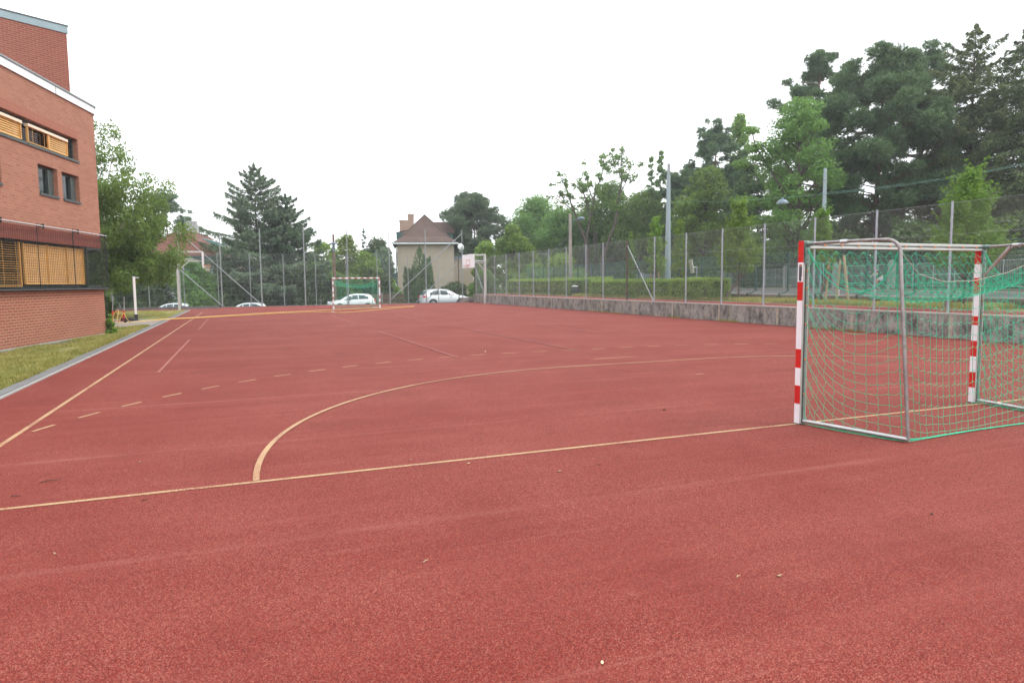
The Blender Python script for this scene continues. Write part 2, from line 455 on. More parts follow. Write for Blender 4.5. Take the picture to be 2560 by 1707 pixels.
class MB:
    def __init__(s):
        s.v, s.f, s.m = [], [], []

    def add(s, verts, faces, m=0):
        k = len(s.v)
        s.v.extend([tuple(map(float, p)) for p in verts])
        for i, f in enumerate(faces):
            s.f.append(tuple(k + j for j in f))
            s.m.append(m[i] if isinstance(m, (list, tuple)) else m)
        return s

    def box(s, x0, x1, y0, y1, z0, z1, m=0):
        return s.add([(x0, y0, z0), (x1, y0, z0), (x1, y1, z0), (x0, y1, z0), (x0, y0, z1), (x1, y0, z1), (x1, y1, z1), (x0, y1, z1)],
                     [(0, 3, 2, 1), (4, 5, 6, 7), (0, 1, 5, 4), (1, 2, 6, 5), (2, 3, 7, 6), (3, 0, 4, 7)], m)

    def beam(s, p0, p1, w, h, m=0, up=(0, 0, 1)):
        p0, p1 = np.array(p0, float), np.array(p1, float)
        d = unit(p1 - p0)
        a = np.cross(d, up)
        if np.linalg.norm(a) < 1e-4:
            a = np.cross(d, (0, 1, 0))
        a = unit(a)
        b = np.cross(a, d)
        q = []
        for p in (p0, p1):
            for sa, sb in ((-1, -1), (1, -1), (1, 1), (-1, 1)):
                q.append(p + a * sa * w / 2 + b * sb * h / 2)
        return s.add(q, [(0, 3, 2, 1)[::-1], (4, 5, 6, 7)[::-1], (0, 1, 5, 4)[::-1], (1, 2, 6, 5)[::-1], (2, 3, 7, 6)[::-1], (3, 0, 4, 7)[::-1]], m)

    def tube(s, pts, r, n=8, m=0, caps=True):
        pts = [np.array(p, float) for p in pts]
        k = len(pts)
        rr = list(r) if isinstance(r, (list, tuple, np.ndarray)) else [r] * k
        d0 = unit(pts[1] - pts[0])
        a = np.cross(d0, (0, 0, 1))
        if np.linalg.norm(a) < 1e-3:
            a = np.cross(d0, (0, 1, 0))
        a = unit(a)
        V = []
        for i in range(k):
            t = pts[min(i + 1, k - 1)] - pts[max(i - 1, 0)]
            t = unit(t)
            a = unit(a - t * np.dot(a, t))
            b = np.cross(t, a)
            for j in range(n):
                th = 2 * PI * j / n
                V.append(pts[i] + (a * math.cos(th) + b * math.sin(th)) * rr[i])
        F = []
        for i in range(k - 1):
            for j in range(n):
                j2 = (j + 1) % n
                F.append((i * n + j, i * n + j2, (i + 1) * n + j2, (i + 1) * n + j))
        if caps:
            F.append(tuple(range(n))[::-1])
            F.append(tuple((k - 1) * n + j for j in range(n)))
        return s.add(V, F, m)

    def lathe(s, prof, c=(0, 0, 0), n=16, m=0, axis='z'):
        V, F = [], []
        for r, z in prof:
            for j in range(n):
                th = 2 * PI * j / n
                x, y = r * math.cos(th), r * math.sin(th)
                p = (x, y, z) if axis == 'z' else ((x, z, y) if axis == 'y' else (z, x, y))
                V.append((c[0] + p[0], c[1] + p[1], c[2] + p[2]))
        k = len(prof)
        for i in range(k - 1):
            for j in range(n):
                j2 = (j + 1) % n
                F.append((i * n + j, i * n + j2, (i + 1) * n + j2, (i + 1) * n + j))
        F.append(tuple(range(n))[::-1])
        F.append(tuple((k - 1) * n + j for j in range(n)))
        return s.add(V, F, m)

    def wires(s, P0, P1, r, n=4, m=0):
        P0, P1 = np.asarray(P0, float), np.asarray(P1, float)
        d = unit(P1 - P0)
        ref = np.where(np.abs(d[:, 2:3]) > .9, np.array([[0, 1., 0]]), np.array([[0, 0, 1.]]))
        a = unit(np.cross(d, ref))
        b = np.cross(d, a)
        V, Fs = [], []
        for e, P in enumerate((P0, P1)):
            for j in range(n):
                th = 2 * PI * j / n
                V.append(P + r * (a * math.cos(th) + b * math.sin(th)))
        V = np.stack(V, 1)                       # N, 2n, 3
        base = np.arange(len(P0))[:, None] * 2 * n
        F = []
        for j in range(n):
            j2 = (j + 1) % n
            F.append(base + np.array([[j, j2, n + j2, n + j]]))
        F = np.concatenate(F, 0)
        k = len(s.v)
        s.v.extend(map(tuple, V.reshape(-1, 3).tolist()))
        s.f.extend(map(tuple, (F + k).tolist()))
        s.m.extend([m] * len(F))
        return s

    def build(s, name, mats, parent=None, smooth=False, uv=True, angle=.7):
        me = bpy.data.meshes.new(name)
        me.from_pydata(s.v, [], s.f)
        if not isinstance(mats, (list, tuple)):
            mats = [mats]
        for mm in mats:
            me.materials.append(MT[mm] if isinstance(mm, str) else mm)
        if len(mats) > 1:
            me.polygons.foreach_set('material_index', s.m)
        me.update()
        if uv:
            set_uv(me)
        if smooth:
            me.polygons.foreach_set('use_smooth', [True] * len(me.polygons))
            me.set_sharp_from_angle(angle=angle)
        return link(name, me, parent)

def quads_obj(name, V, mat, parent=None):
    """V: (N,4,3) array of loose quads -> one mesh"""
    n = len(V)
    me = bpy.data.meshes.new(name)
    me.vertices.add(n * 4)
    me.vertices.foreach_set('co', np.ascontiguousarray(V, dtype=np.float32).ravel())
    me.loops.add(n * 4)
    me.loops.foreach_set('vertex_index', np.arange(n * 4, dtype=np.int32))
    me.polygons.add(n)
    me.polygons.foreach_set('loop_start', np.arange(0, n * 4, 4, dtype=np.int32))
    me.update(calc_edges=True)
    me.materials.append(MT[mat])
    return link(name, me, parent)

def tag(o, label, cat, group=None, kind=None):
    if label: o['label'] = label
    if cat: o['category'] = cat
    if group: o['group'] = group
    if kind: o['kind'] = kind
    return o

def thing(name, label, cat, loc=(0, 0, 0), rotz=0., group=None):
    o = bpy.data.objects.new(name, None)
    C.objects.link(o)
    o.location = loc
    o.rotation_euler = (0, 0, rotz)
    o.empty_display_size = .2
    return tag(o, label, cat, group)

def structure(o):
    o['kind'] = 'structure'
    return o

def dup(root, loc, rotz, label, group=None):
    r = root.copy()
    C.objects.link(r)
    r.location = loc
    r.rotation_euler = (0, 0, rotz)
    r['label'] = label
    if group: r['group'] = group
    for ch in list(root.children):
        c = ch.copy()
        C.objects.link(c)
        c.parent = r
        for g in list(ch.children):
            d = g.copy()
            C.objects.link(d)
            d.parent = c
    return r

def sheet(name, x0, x1, y0, y1, z, mat, m=None):
    b = MB()
    b.add([(x0, y0, z), (x1, y0, z), (x1, y1, z), (x0, y1, z)], [(0, 1, 2, 3)])
    return structure(b.build(name, mat))

# ---------------------------------------------------------------- camera, world, sun
yaw, pitch, roll = .3715, -.0862, -.0098
fwd = np.array([math.sin(yaw) * math.cos(pitch), math.cos(yaw) * math.cos(pitch), math.sin(pitch)])
right = np.array([math.cos(yaw), -math.sin(yaw), 0])
upv = np.cross(right, fwd)
r2 = math.cos(roll) * right + math.sin(roll) * upv
u2 = -math.sin(roll) * right + math.cos(roll) * upv
cam = bpy.data.cameras.new('camera')
co = bpy.data.objects.new('camera', cam)
C.objects.link(co)
mw = Matrix.Identity(4)
for i in range(3):
    mw[i][0], mw[i][1], mw[i][2] = r2[i], u2[i], -fwd[i]
mw[0][3], mw[1][3], mw[2][3] = -7.5263, -6.1293, 1.6802
co.matrix_world = mw
cam.sensor_width = 36
cam.lens = 24
cam.clip_start = .05
cam.clip_end = 2000
cam.dof.use_dof = True
cam.dof.focus_distance = 8.0
cam.dof.aperture_fstop = 3.2
bpy.context.scene.camera = co

SUN_EL, SUN_AZ = R(54), R(118)      # azimuth measured clockwise from +Y
w = bpy.data.worlds.new('World')
bpy.context.scene.world = w
w.use_nodes = True
nt = w.node_tree
nt.nodes.clear()
wo = nt.nodes.new('ShaderNodeOutputWorld')
bg = nt.nodes.new('ShaderNodeBackground')
sky = nt.nodes.new('ShaderNodeTexSky')
sky.sky_type = 'NISHITA'
sky.sun_disc = False
sky.sun_elevation = SUN_EL
sky.sun_rotation = SUN_AZ
sky.air_density = 1.0
sky.dust_density = 4.0
sky.ozone_density = 1.0
tc = nt.nodes.new('ShaderNodeTexCoord')
cl = noise(nt, tc.outputs['Generated'], 2.2, 4, .5)
cloud = mixc(nt, ramp(nt, cl, .35, .75, (.94, .94, .94), (.80, .80, .80)), sky.outputs[0], (11.0, 11.2, 11.5))
L(nt, cloud, bg.inputs[0])
bg.inputs[1].default_value = .125
L(nt, bg.outputs[0], wo.inputs[0])
sl = bpy.data.lights.new('sun', 'SUN')
sl.energy = 1.2
sl.angle = R(12)
sl.color = (1., .95, .87)
so = bpy.data.objects.new('sun', sl)
C.objects.link(so)
sdir = Vector((math.sin(SUN_AZ) * math.cos(SUN_EL), math.cos(SUN_AZ) * math.cos(SUN_EL), math.sin(SUN_EL)))
so.rotation_euler = (-sdir).to_track_quat('-Z', 'Y').to_euler()
so.location = (20, 20, 40)
sc = bpy.context.scene
sc.view_settings.view_transform = 'Standard'
sc.view_settings.look = 'None'
sc.view_settings.gamma = 1
sc.view_settings.exposure = 0.62
sc.cycles.use_denoising = True
sc.cycles.max_bounces = 6
sc.cycles.transparent_max_bounces = 16
sc.cycles.sample_clamp_indirect = 6

# ---------------------------------------------------------------- ground
def road_z(x):
    return float(np.interp(x, [-40, -5, 1, 9, 16, 24, 40, 90], [-1.4, -1.4, -.72, -.6, -.4, .2, .8, 1.0]))

def terrain_z(x, y):
    if x > 11.1 and y < 51:
        return .62 if x < 15.2 else .88
    if y < 50.5:
        return -.07
    if y < 63.5:
        return road_z(x) - .03
    if y < 110:
        return road_z(x) * .6 + .1
    return .6
xs = [-140, -100, -60, -40, -30, -20, -12, -5, 1, 5, 9, 11.08, 11.12, 15.19, 15.21, 20, 26, 33, 40, 60, 100, 140]
ys = [-60, -45, -40, -10, 10, 30, 45, 50.49, 50.51, 51.01, 54, 58, 63.4, 63.6, 68, 80, 109, 111, 140, 170]
b = MB()
b.add([(x, y, terrain_z(x, y)) for y in ys for x in xs],
      [(j * len(xs) + i, j * len(xs) + i + 1, (j + 1) * len(xs) + i + 1, (j + 1) * len(xs) + i) for j in range(len(ys) - 1) for i in range(len(xs) - 1)])
structure(b.build('ground', 'earth'))
sheet('sports_court', -11.02, 10.86, -26, 50.3, 0, 'court')
b = MB()
b.add([(-60, -30, .012), (-11.26, -30, .012), (-11.26, 45.3, .012), (-60, 45.3, .012)], [(0, 1, 2, 3)])
structure(b.build('lawn', 'lawn'))
sheet('running_track', -60, -11.02, 45.3, 48.4, -.004, 'court')
# paved path from the school to the court
b = MB()
b.add([(-24, 22.4, .018), (-11.28, 26.2, .018), (-11.28, 31.0, .018), (-12.7, 33.0, .018), (-26, 33.4, .018)], [(0, 1, 2, 3, 4)])
structure(b.build('path', 'path'))
# kerb along the court
b = MB()
b.box(-11.26, -11.075, -26, 45.2, -.2, .035)
kb = structure(b.build('kerb_strip', 'kerb'))
b = MB()
b.box(-11.073, -11.02, -26, 45.2, -.2, .022)
structure(b.build('kerb_edge', 'kerbedge'))
# right-hand upper level: track strip, verge, road, pavement
sheet('upper_track', 11.2, 13.15, -26, 50.2, .70, 'court')
sheet('verge', 13.15, 15.25, -26, 50.2, .705, 'verge')
b = MB()
b.add([(15.62, -26, .97), (25.0, -26, .97), (25.0, 51, .97), (15.62, 51, .97)], [(0, 1, 2, 3)])
structure(b.build('side_road', 'asphalt'))
b = MB()
d13 = np.array([math.sin(R(13)), math.cos(R(13)), 0])
n13 = np.array([math.cos(R(13)), -math.sin(R(13)), 0])
F0 = np.array([24.5, 22.0, 0])
def fl(s, t, z):
    p = F0 + d13 * s + n13 * t
    return (p[0], p[1], z)
b.add([fl(-45, -.9, .955), fl(-45, .5, .955), fl(48, .5, .955), fl(48, -.9, .955), fl(-45, -.9, 1.08), fl(-45, .5, 1.08), fl(48, .5, 1.08), fl(48, -.9, 1.08)],
      [(4, 5, 6, 7), (0, 1, 5, 4), (3, 0, 4, 7), (2, 3, 7, 6), (1, 2, 6, 5)])
structure(b.build('pavement', 'path'))
b = MB()
b.add([fl(-45, .5, 1.075), fl(-45, 70, 1.2), fl(40, 70, 1.2), fl(40, .5, 1.075)], [(0, 1, 2, 3)])
structure(b.build('park_ground', 'earth'))
# road behind the far fence
b = MB()
rx = [-60, -40, -20, -5, -2, 1, 5, 9, 12, 16, 20, 24, 32, 40]
b.add([(x, y, road_z(x)) for y in (52.5, 61.5) for x in rx], [(i, i + 1, len(rx) + i + 1, len(rx) + i) for i in range(len(rx) - 1)])
structure(b.build('back_road', 'asphalt'))

# court lines (sheets a few mm above the court)
def strip(pts, wd, z):
    pts = np.array(pts, float)
    t = np.gradient(pts, axis=0)
    t = unit(t)
    nrm = np.stack([-t[:, 1], t[:, 0]], 1)
    a, c = pts + nrm * wd / 2, pts - nrm * wd / 2
    V = [(p[0], p[1], z) for p in a] + [(p[0], p[1], z) for p in c]
    k = len(pts)
    return V, [(k + i, k + i + 1, i + 1, i) for i in range(k - 1)]

def line_obj(name, strips, mat):
    b = MB()
    for pts, wd, z in strips:
        b.add(*strip(pts, wd, z))
    return structure(b.build(name, mat))

line_obj('goal_line', [([(-10.02, 0), (10, 0)], .055, .004)], 'line')
line_obj('side_line', [([(-10.02, .03), (-10.04, 41.0)], .055, .004)], 'line')
arc = [(-1.5 - 6 * math.cos(a), 6 * math.sin(a)) for a in np.linspace(.005, PI / 2, 60)] + [(1.5 + 6 * math.sin(a), 6 * math.cos(a)) for a in np.linspace(0, PI / 2 - .005, 60)]
line_obj('six_metre_line', [(arc, .055, .008)], 'line')
dashes = []
def arc9(s):
    q = 9 * PI / 2
    if s < q:
        a = s / 9
        return (-1.5 - 9 * math.cos(a), 9 * math.sin(a))
    if s < q + 3:
        return (-1.5 + s - q, 9)
    a = (s - q - 3) / 9
    return (1.5 + 9 * math.sin(a), 9 * math.cos(a))
k = 3.3
while k < 9 * PI / 2 * 2 + 3 - 3.3:
    dashes.append(([arc9(k + .38 * i / 4) for i in range(5)], .05, .004))
    k += .803
line_obj('nine_metre_dashes', dashes, 'line')
line_obj('seven_metre_line', [([(-.5, 7), (.5, 7)], .05, .004)], 'line7')
line_obj('four_metre_mark', [([(-.02, 4.04), (.15, 4.04)], .05, .004)], 'line7')
line_obj('faded_lines', [([(-9.15, 8.6), (-9.18, 17.3)], .06, .012), ([(-9.22, 22.4), (-9.28, 31.1)], .05, .012), ([(-3.12, 8.55), (-3.18, 17.85)], .055, .012),
                         ([(-3.22, 23.0), (-3.24, 31.7)], .05, .012), ([(.02, 8.7), (-.02, 18.1)], .055, .012), ([(-.1, 23.2), (.05, 30.8)], .05, .012),
                         ([(3.3, 13.8), (3.2, 18.3)], .05, .012)], 'chalk')

# ---------------------------------------------------------------- leaves
def leaf_quads(pos, nrm, rng, Ls, ratio, axis=None, jit=.25):
    n = len(pos)
    if axis is None:
        r = rng.normal(size=(n, 3))
        ax = unit(np.cross(nrm, r))
    else:
        ax = unit(axis + rng.normal(size=(n, 3)) * jit)
        nrm = unit(nrm - ax * (nrm * ax).sum(1, keepdims=True))
    sd = np.cross(nrm, ax)
    Lr = Ls * rng.uniform(.65, 1.25, (n, 1))
    Wr = Lr * ratio
    bend = nrm * Lr * .12
    return np.stack([pos - ax * Lr, pos + sd * Wr - bend, pos + ax * Lr, pos - sd * Wr - bend], 1)

def blob_pts(rng, c, rad, n, shell=.45):
    u = unit(rng.normal(size=(n, 3)))
    # lumpy surface: random lobes
    lob = unit(rng.normal(size=(5, 3)))
    amp = 1 + .28 * np.max(u @ lob.T, axis=1) ** 3 - .12
    rr = rng.uniform(0, 1, (n, 1)) ** shell * amp[:, None]
    return c + u * rr * rad, u

def crown(name, blobs, mat, parent, seed, leaf=.13, ratio=.5, dens=1., droop=0., shell=.45, tuft=0, upness=.5):
    """blobs: list of (center(3), radii(3), nleaves)"""
    rng = np.random.default_rng(seed)
    Q = []
    for c, rad, n in blobs:
        n = max(6, int(n * dens))
        p, u = blob_pts(rng, np.array(c), np.array(rad), n, shell)
        if tuft:
            d = unit(u * .8 + np.array([0, 0, upness]) + rng.normal(size=u.shape) * .35)
            for k in range(tuft):
                a = unit(d + rng.normal(size=d.shape) * .55)
                nn = unit(rng.normal(size=d.shape) + np.array([0, 0, .6]))
                Q.append(leaf_quads(p + a * leaf * .6, nn, rng, leaf, ratio, axis=a, jit=.05))
        else:
            nn = unit(u * .55 + np.array([0, 0, upness]) + rng.normal(size=u.shape) * .6)
            ax = None
            if droop:
                ax = unit(np.array([0, 0, -1.]) * droop + u * .4 + rng.normal(size=u.shape) * .5)
            Q.append(leaf_quads(p, nn, rng, leaf, ratio, axis=ax))
    return quads_obj(name, np.concatenate(Q, 0), mat, parent)

def wob(p0, p1, rng, k=5, amp=.06):
    p0, p1 = np.array(p0, float), np.array(p1, float)
    L_ = np.linalg.norm(p1 - p0)
    pts = [p0 + (p1 - p0) * i / (k - 1) for i in range(k)]
    for i in range(1, k - 1):
        pts[i] = pts[i] + rng.normal(size=3) * amp * L_ * np.array([1, 1, .3])
    return pts

RT = right   # image-right direction on the ground, used only to lean crowns

def broad_tree(name, label, loc, h, r, mat, seed, cb=.3, nb=26, leaf=.14, dens=1., bark='bark', prof='round', group=None, cat='tree', trunk=.035, ratio=.5, gap=1., lean=(0, 0), nl=420, droop=0., shoots=0):
    rng = np.random.default_rng(seed)
    t = thing(name, label, cat, loc, 0, group)
    blobs, limbs = [], []
    top = np.array([lean[0], lean[1], h])
    def ax(z):
        q = z / h
        return np.array([lean[0] * q ** 1.5, lean[1] * q ** 1.5, z])
    for i in range(nb):
        q = (i + rng.uniform(.1, .9)) / nb
        q = q ** .9
        if prof == 'round':
            pr = math.sin(PI * (.14 + .80 * q)) ** .7
        elif prof == 'column':
            pr = (1 - .75 * q ** 1.8) * min(1, .55 + 2.5 * q)
        elif prof == 'cone':
            pr = (1 - q) ** .8 * min(1, .6 + 3 * q) + .06
        else:
            pr = (1 - .6 * q)
        z = h * (cb + (1 - cb) * q * .96)
        th = i * 2.399 + rng.uniform(-.5, .5)
        rb = r * rng.choice([.22, .3, .38, .5]) * rng.uniform(.85, 1.15) * (.55 + .45 * pr) * gap
        rho = max(0, r * pr - rb * .75) * math.sqrt(rng.uniform(.25, 1.))
        c = ax(z) + np.array([rho * math.cos(th), rho * math.sin(th), 0])
        c[2] = min(c[2], h - rb * .5)
        blobs.append((c, (rb * rng.uniform(.9, 1.2), rb * rng.uniform(.9, 1.2), rb * rng.uniform(.62, .85)), nl * (rb / (r * .38)) ** 2))
        limbs.append((c, rb))
    b = MB()
    r0 = h * trunk * .5
    zt = h * .88
    tp = [ax(zt * i / 7) + (rng.normal(size=3) * np.array([1, 1, 0]) * h * .006 if i else 0) for i in range(8)]
    b.tube(tp, [r0 * (1.25 if i == 0 else 1) * (1 - .85 * i / 7) for i in range(8)], 8)
    for c, rb in limbs:
        zs = max(h * cb * .7, c[2] - np.hypot(c[0] - ax(c[2])[0], c[1] - ax(c[2])[1]) * rng.uniform(.5, 1.1) - rb * .4)
        zs = min(zs, zt * .95)
        rl = r0 * (1 - .8 * zs / h) * .45
        b.tube(wob(ax(zs), c, rng, 5, .05), [rl * (1 - .75 * i / 4) for i in range(5)], 5, caps=False)
    b.build('trunk', bark, t, True, False)
    for i in range(shoots):
        q = rng.uniform(0, 1) ** .7
        z = h * (cb + (1 - cb) * q * .92)
        pr = (1 - q) ** .8 * min(1, .6 + 3 * q) + .1
        th = rng.uniform(0, 2 * PI)
        d = unit(np.array([math.cos(th), math.sin(th), .5 + 1.4 * q]))
        st = ax(z) + np.array([math.cos(th), math.sin(th), 0]) * r * pr * .7
        Ls_ = r * rng.uniform(.25, .6)
        for k in range(5):
            u = k / 4
            blobs.append((st + d * Ls_ * u + rng.normal(size=3) * .02, (.05 + .10 * (1 - u),) * 3, 16 * (1.2 - u)))
    crown('crown', blobs, mat, t, seed + 1, leaf, ratio, dens, droop=droop)
    return t

def pine_tree(name, label, loc, h, r, seed, mat='lf_pine', cb=.35, nb=34, dens=1., leaf=.26, group=None, flat=.42, bark='barkp', lean=(0, 0), top=.8, nl=150, trunk=.03):
    rng = np.random.default_rng(seed)
    t = thing(name, label, 'tree', loc, 0, group)
    blobs = []
    b = MB()
    r0 = h * trunk * .5
    tp = [np.array([lean[0] * (i / 8) ** 1.5, lean[1] * (i / 8) ** 1.5, h * .95 * i / 8]) + rng.normal(size=3) * np.array([1, 1, 0]) * h * .004 for i in range(9)]
    b.tube(tp, [r0 * (1.2 if i == 0 else 1) * (1 - .85 * i / 8) for i in range(9)], 8)
    for i in range(nb):
        q = (i + rng.uniform(.1, .9)) / nb
        z = h * (cb + (1 - cb) * q)
        pr = (1 - q ** 2.2) * (1 - top) + top * math.sin(PI * (.18 + .74 * q)) ** .8
        th = i * 2.399 + rng.uniform(-.6, .6)
        rho = r * pr * math.sqrt(rng.uniform(.2, 1.))
        rb = r * rng.uniform(.22, .38) * (.6 + .4 * pr)
        a = np.array([np.interp(z / (h * .95), np.linspace(0, 1, 9), [p[k] for p in tp]) for k in range(2)])
        c = np.array([a[0] + rho * math.cos(th), a[1] + rho * math.sin(th), min(z, h - rb * flat)])
        k = rng.integers(3, 6)
        for j in range(k):
            off = rng.normal(size=3) * rb * np.array([.6, .6, .42])
            s = rng.uniform(.34, .68)
            blobs.append((c + off, (rb * s, rb * s, rb * s * min(.95, flat * 1.75)), 1.3 * nl * s * s * (rb / (r * .3)) ** 2))
        st = np.array([a[0], a[1], z - rho * rng.uniform(.05, .4)])
        b.tube(wob(st, c, rng, 4, .05), [r0 * .35 * (1 - .7 * i2 / 3) * (1 - .6 * q) for i2 in range(4)], 5, caps=False)
    b.build('trunk', bark, t, True, False)
    crown('crown', blobs, mat, t, seed + 1, leaf * .72, .15, dens * 1.7, tuft=4, upness=.55, shell=.5)
    return t

def spruce_tree(name, label, loc, h, r, seed, mat='lf_spruce', zb=.1, whorls=26, nbr=7, dens=1., leaf=.20, droop=.5, group=None, bark='bark', power=.8, hang=.6, trunk=.026, irr=.25, twin=None):
    rng = np.random.default_rng(seed)
    t = thing(name, label, 'tree', loc, 0, group)
    b = MB()
    Q = []
    r0 = h * trunk * .5
    b.tube([(0, 0, h * i / 8) for i in range(9)], [r0 * (1.15 if i == 0 else 1) * (1 - .95 * i / 8) for i in range(9)], 8)
    for wv in range(whorls):
        q = wv / (whorls - 1)
        z0 = h * (zb + (1 - zb) * q)
        Lb = r * max(.02, (1 - q) ** power) * min(1., .7 + 2 * q)
        nb = max(3, int(nbr * (.6 + .4 * (1 - q))))
        th0 = rng.uniform(0, 6.3)
        for k in range(nb):
            th = th0 + 2 * PI * k / nb + rng.uniform(-.35, .35)
            L1 = Lb * rng.uniform(1 - irr * 1.6, 1 + irr)
            if L1 < .05:
                continue
            d = np.array([math.cos(th), math.sin(th), 0])
            sd = np.array([-d[1], d[0], 0])
            zz = z0 + rng.uniform(-.3, .3) * h / whorls
            rise = .45 * q + .12
            def bp(s):
                s = np.asarray(s)[..., None]
                return np.array([0, 0, zz]) + d * L1 * s + np.array([0, 0, 1.]) * L1 * (rise * s - droop * (1 - q * .7) * s ** 1.8 + .12 * s ** 4)
            pts = bp(np.linspace(0, 1, 5))
            b.tube(list(pts), [max(.006, r0 * .22 * (1 - .9 * i / 4) * (1 - .6 * q)) for i in range(5)], 4, caps=False)
            n = int(dens * (26 * L1 ** 1.15 + 5))
            s = rng.uniform(.12, 1.02, n) ** .75
            P = bp(s)
            side = rng.choice([-1, 1], n)[:, None]
            wdt = (.43 * L1 * (1.05 - s) * rng.uniform(.1, 1, n))[:, None]
            hg = rng.uniform(0, hang, (n, 1)) * (.25 + .2 * L1)
            P = P + sd * side * wdt - np.array([0, 0, 1.]) * hg * rng.uniform(0, 1, (n, 1)) + d * wdt * .5
            ax = unit(d * .7 + sd * side * rng.uniform(.2, 1, (n, 1)) - np.array([0, 0, 1.]) * hang * rng.uniform(0, 1.3, (n, 1)))
            nn = unit(rng.normal(size=(n, 3)) * .5 + np.array([0, 0, 1.]))
            Q.append(leaf_quads(P, nn, rng, leaf, .27, axis=ax, jit=.2))
    n = 40
    P = np.stack([np.zeros(n), np.zeros(n), h * rng.uniform(.93, 1.01, n)], 1)
    Q.append(leaf_quads(P, unit(rng.normal(size=(n, 3))), rng, leaf * .8, .3, axis=unit(rng.normal(size=(n, 3)) * .8 + np.array([0, 0, 1.]))))
    b.build('trunk', bark, t, True, False)
    quads_obj('crown', np.concatenate(Q, 0), mat, t)
    return t

def shoot_conifer(name, label, loc, h, r, seed, mat='lf_jun', n=5000, spires=6, leaf=.12, cat='tree', bulge=.35, group=None):
    """upright dense conifer made of ascending shoots"""
    rng = np.random.default_rng(seed)
    t = thing(name, label, cat, loc, 0, group)
    Q = []
    sp = [(0, 0, h, r * .75)]
    for k in range(spires):
        th = k * 2.4 + rng.uniform(-.4, .4)
        rr = r * rng.uniform(.35, .62)
        sp.append((rr * math.cos(th), rr * math.sin(th), h * rng.uniform(.62, .93), r * rng.uniform(.38, .5)))
    for x, y, hh, rs in sp:
        k = n // len(sp)
        q = rng.uniform(0, 1, k) ** 1.15
        pr = np.minimum((q + .05) / bulge, 1) ** .4 * (1 - q) ** .75
        th = rng.uniform(0, 2 * PI, k)
        rho = rs * pr * np.sqrt(rng.uniform(.45, 1.1, k))
        P = np.stack([x * (.5 + .5 * q) + rho * np.cos(th), y * (.5 + .5 * q) + rho * np.sin(th), hh * q * .98 + .02], 1)
        out = np.stack([np.cos(th), np.sin(th), np.zeros(k)], 1)
        Q.append(leaf_quads(P, unit(out + rng.normal(size=(k, 3)) * .4), rng, leaf, .32, axis=unit(out * .45 + np.array([0, 0, 1.])), jit=.2))
    b = MB()
    b.tube([(0, 0, 0), (0, 0, h * .85)], [r * .14, .02], 7)
    for x, y, hh, rs in sp[1:]:
        b.tube([(0, 0, .1), (x * .6, y * .6, hh * .3), (x, y, hh * .8)], [r * .07, r * .05, .01], 5)
    b.build('trunk', 'bark', t, True, False)
    quads_obj('crown', np.concatenate(Q, 0), mat, t)
    return t

def bush(name, label, loc, h, r, mat, seed, nb=12, leaf=.1, dens=1., group=None, nl=380, cat='bush', ry=None):
    rng = np.random.default_rng(seed)
    t = thing(name, label, cat, loc, 0, group)
    blobs = []
    b = MB()
    for i in range(nb):
        q = (i + .5) / nb
        th = i * 2.399
        rho = r * math.sqrt(q) * .72
        rb = r * rng.uniform(.34, .5)
        z = h * rng.uniform(.2, .95) * (1 - .45 * (rho / r) ** 2)
        z = min(max(z, rb * .5), h - rb * .6)
        c = np.array([rho * math.cos(th), rho * math.sin(th) * (ry / r if ry else 1), z])
        blobs.append((c, (rb, rb, rb * .85), nl * (rb / (r * .42)) ** 2))
        blobs.append((np.array([c[0], c[1], z * .45]), (rb, rb, max(rb * .6, z * .5)), nl * .6))
        b.tube(wob((c[0] * .2, c[1] * .2, 0), c, rng, 4, .05), [.03 + .01 * r, .025, .02, .01], 5, caps=False)
    b.build('stem', 'bark', t, True, False)
    crown('foliage', blobs, mat, t, seed + 1, leaf, .55, dens)
    return t

# ---------------------------------------------------------------- school building (local x = out of the wall, y = along it)
sb = thing('school_building', 'red brick school building with orange window blinds and a black ball grille', 'building', (-12.035, 20.895, 0), R(-13))
EV = np.array([-.50, .866])           # direction of the end wall from the corner
EN = np.array([.866, .50])
FP = [(0, -15), (0, 0), (-5.2, 9.0), (-14, 9.0), (-14, -15)]

def wall_poly(name, mat, z0, z1, parent, pts=FP, off=0., top=False, skip=()):
    b = MB()
    n = len(pts)
    for i in range(n):
        if i in skip:
            continue
        p, q = pts[i], pts[(i + 1) % n]
        b.add([(p[0], p[1], z0), (q[0], q[1], z0), (q[0], q[1], z1), (p[0], p[1], z1)], [(0, 1, 2, 3)])
    if top:
        b.add([(p[0], p[1], z1) for p in pts], [tuple(range(n))])
    return b.build(name, mat, parent)

def wall_open(name, mat, y0, y1, z0, z1, ops, depth, parent, x=0.):
    ys = sorted({y0, y1} | {v for o in ops for v in o[:2]})
    zs = sorted({z0, z1} | {v for o in ops for v in o[2:]})
    ys = [v for v in ys if y0 <= v <= y1]
    zs = [v for v in zs if z0 <= v <= z1]
    b = MB()
    for i in range(len(ys) - 1):
        for j in range(len(zs) - 1):
            cy, cz = (ys[i] + ys[i + 1]) / 2, (zs[j] + zs[j + 1]) / 2
            if any(o[0] < cy < o[1] and o[2] < cz < o[3] for o in ops):
                continue
            b.add([(x, ys[i], zs[j]), (x, ys[i + 1], zs[j]), (x, ys[i + 1], zs[j + 1]), (x, ys[i], zs[j + 1])], [(0, 1, 2, 3)])
    for a0, a1, c0, c1 in ops:
        b.add([(x, a0, c0), (x, a1, c0), (x, a1, c1), (x, a0, c1), (x - depth, a0, c0), (x - depth, a1, c0), (x - depth, a1, c1), (x - depth, a0, c1)],
              [(0, 1, 5, 4), (1, 2, 6, 5), (2, 3, 7, 6), (3, 0, 4, 7)])
    return b.build(name, mat, parent)

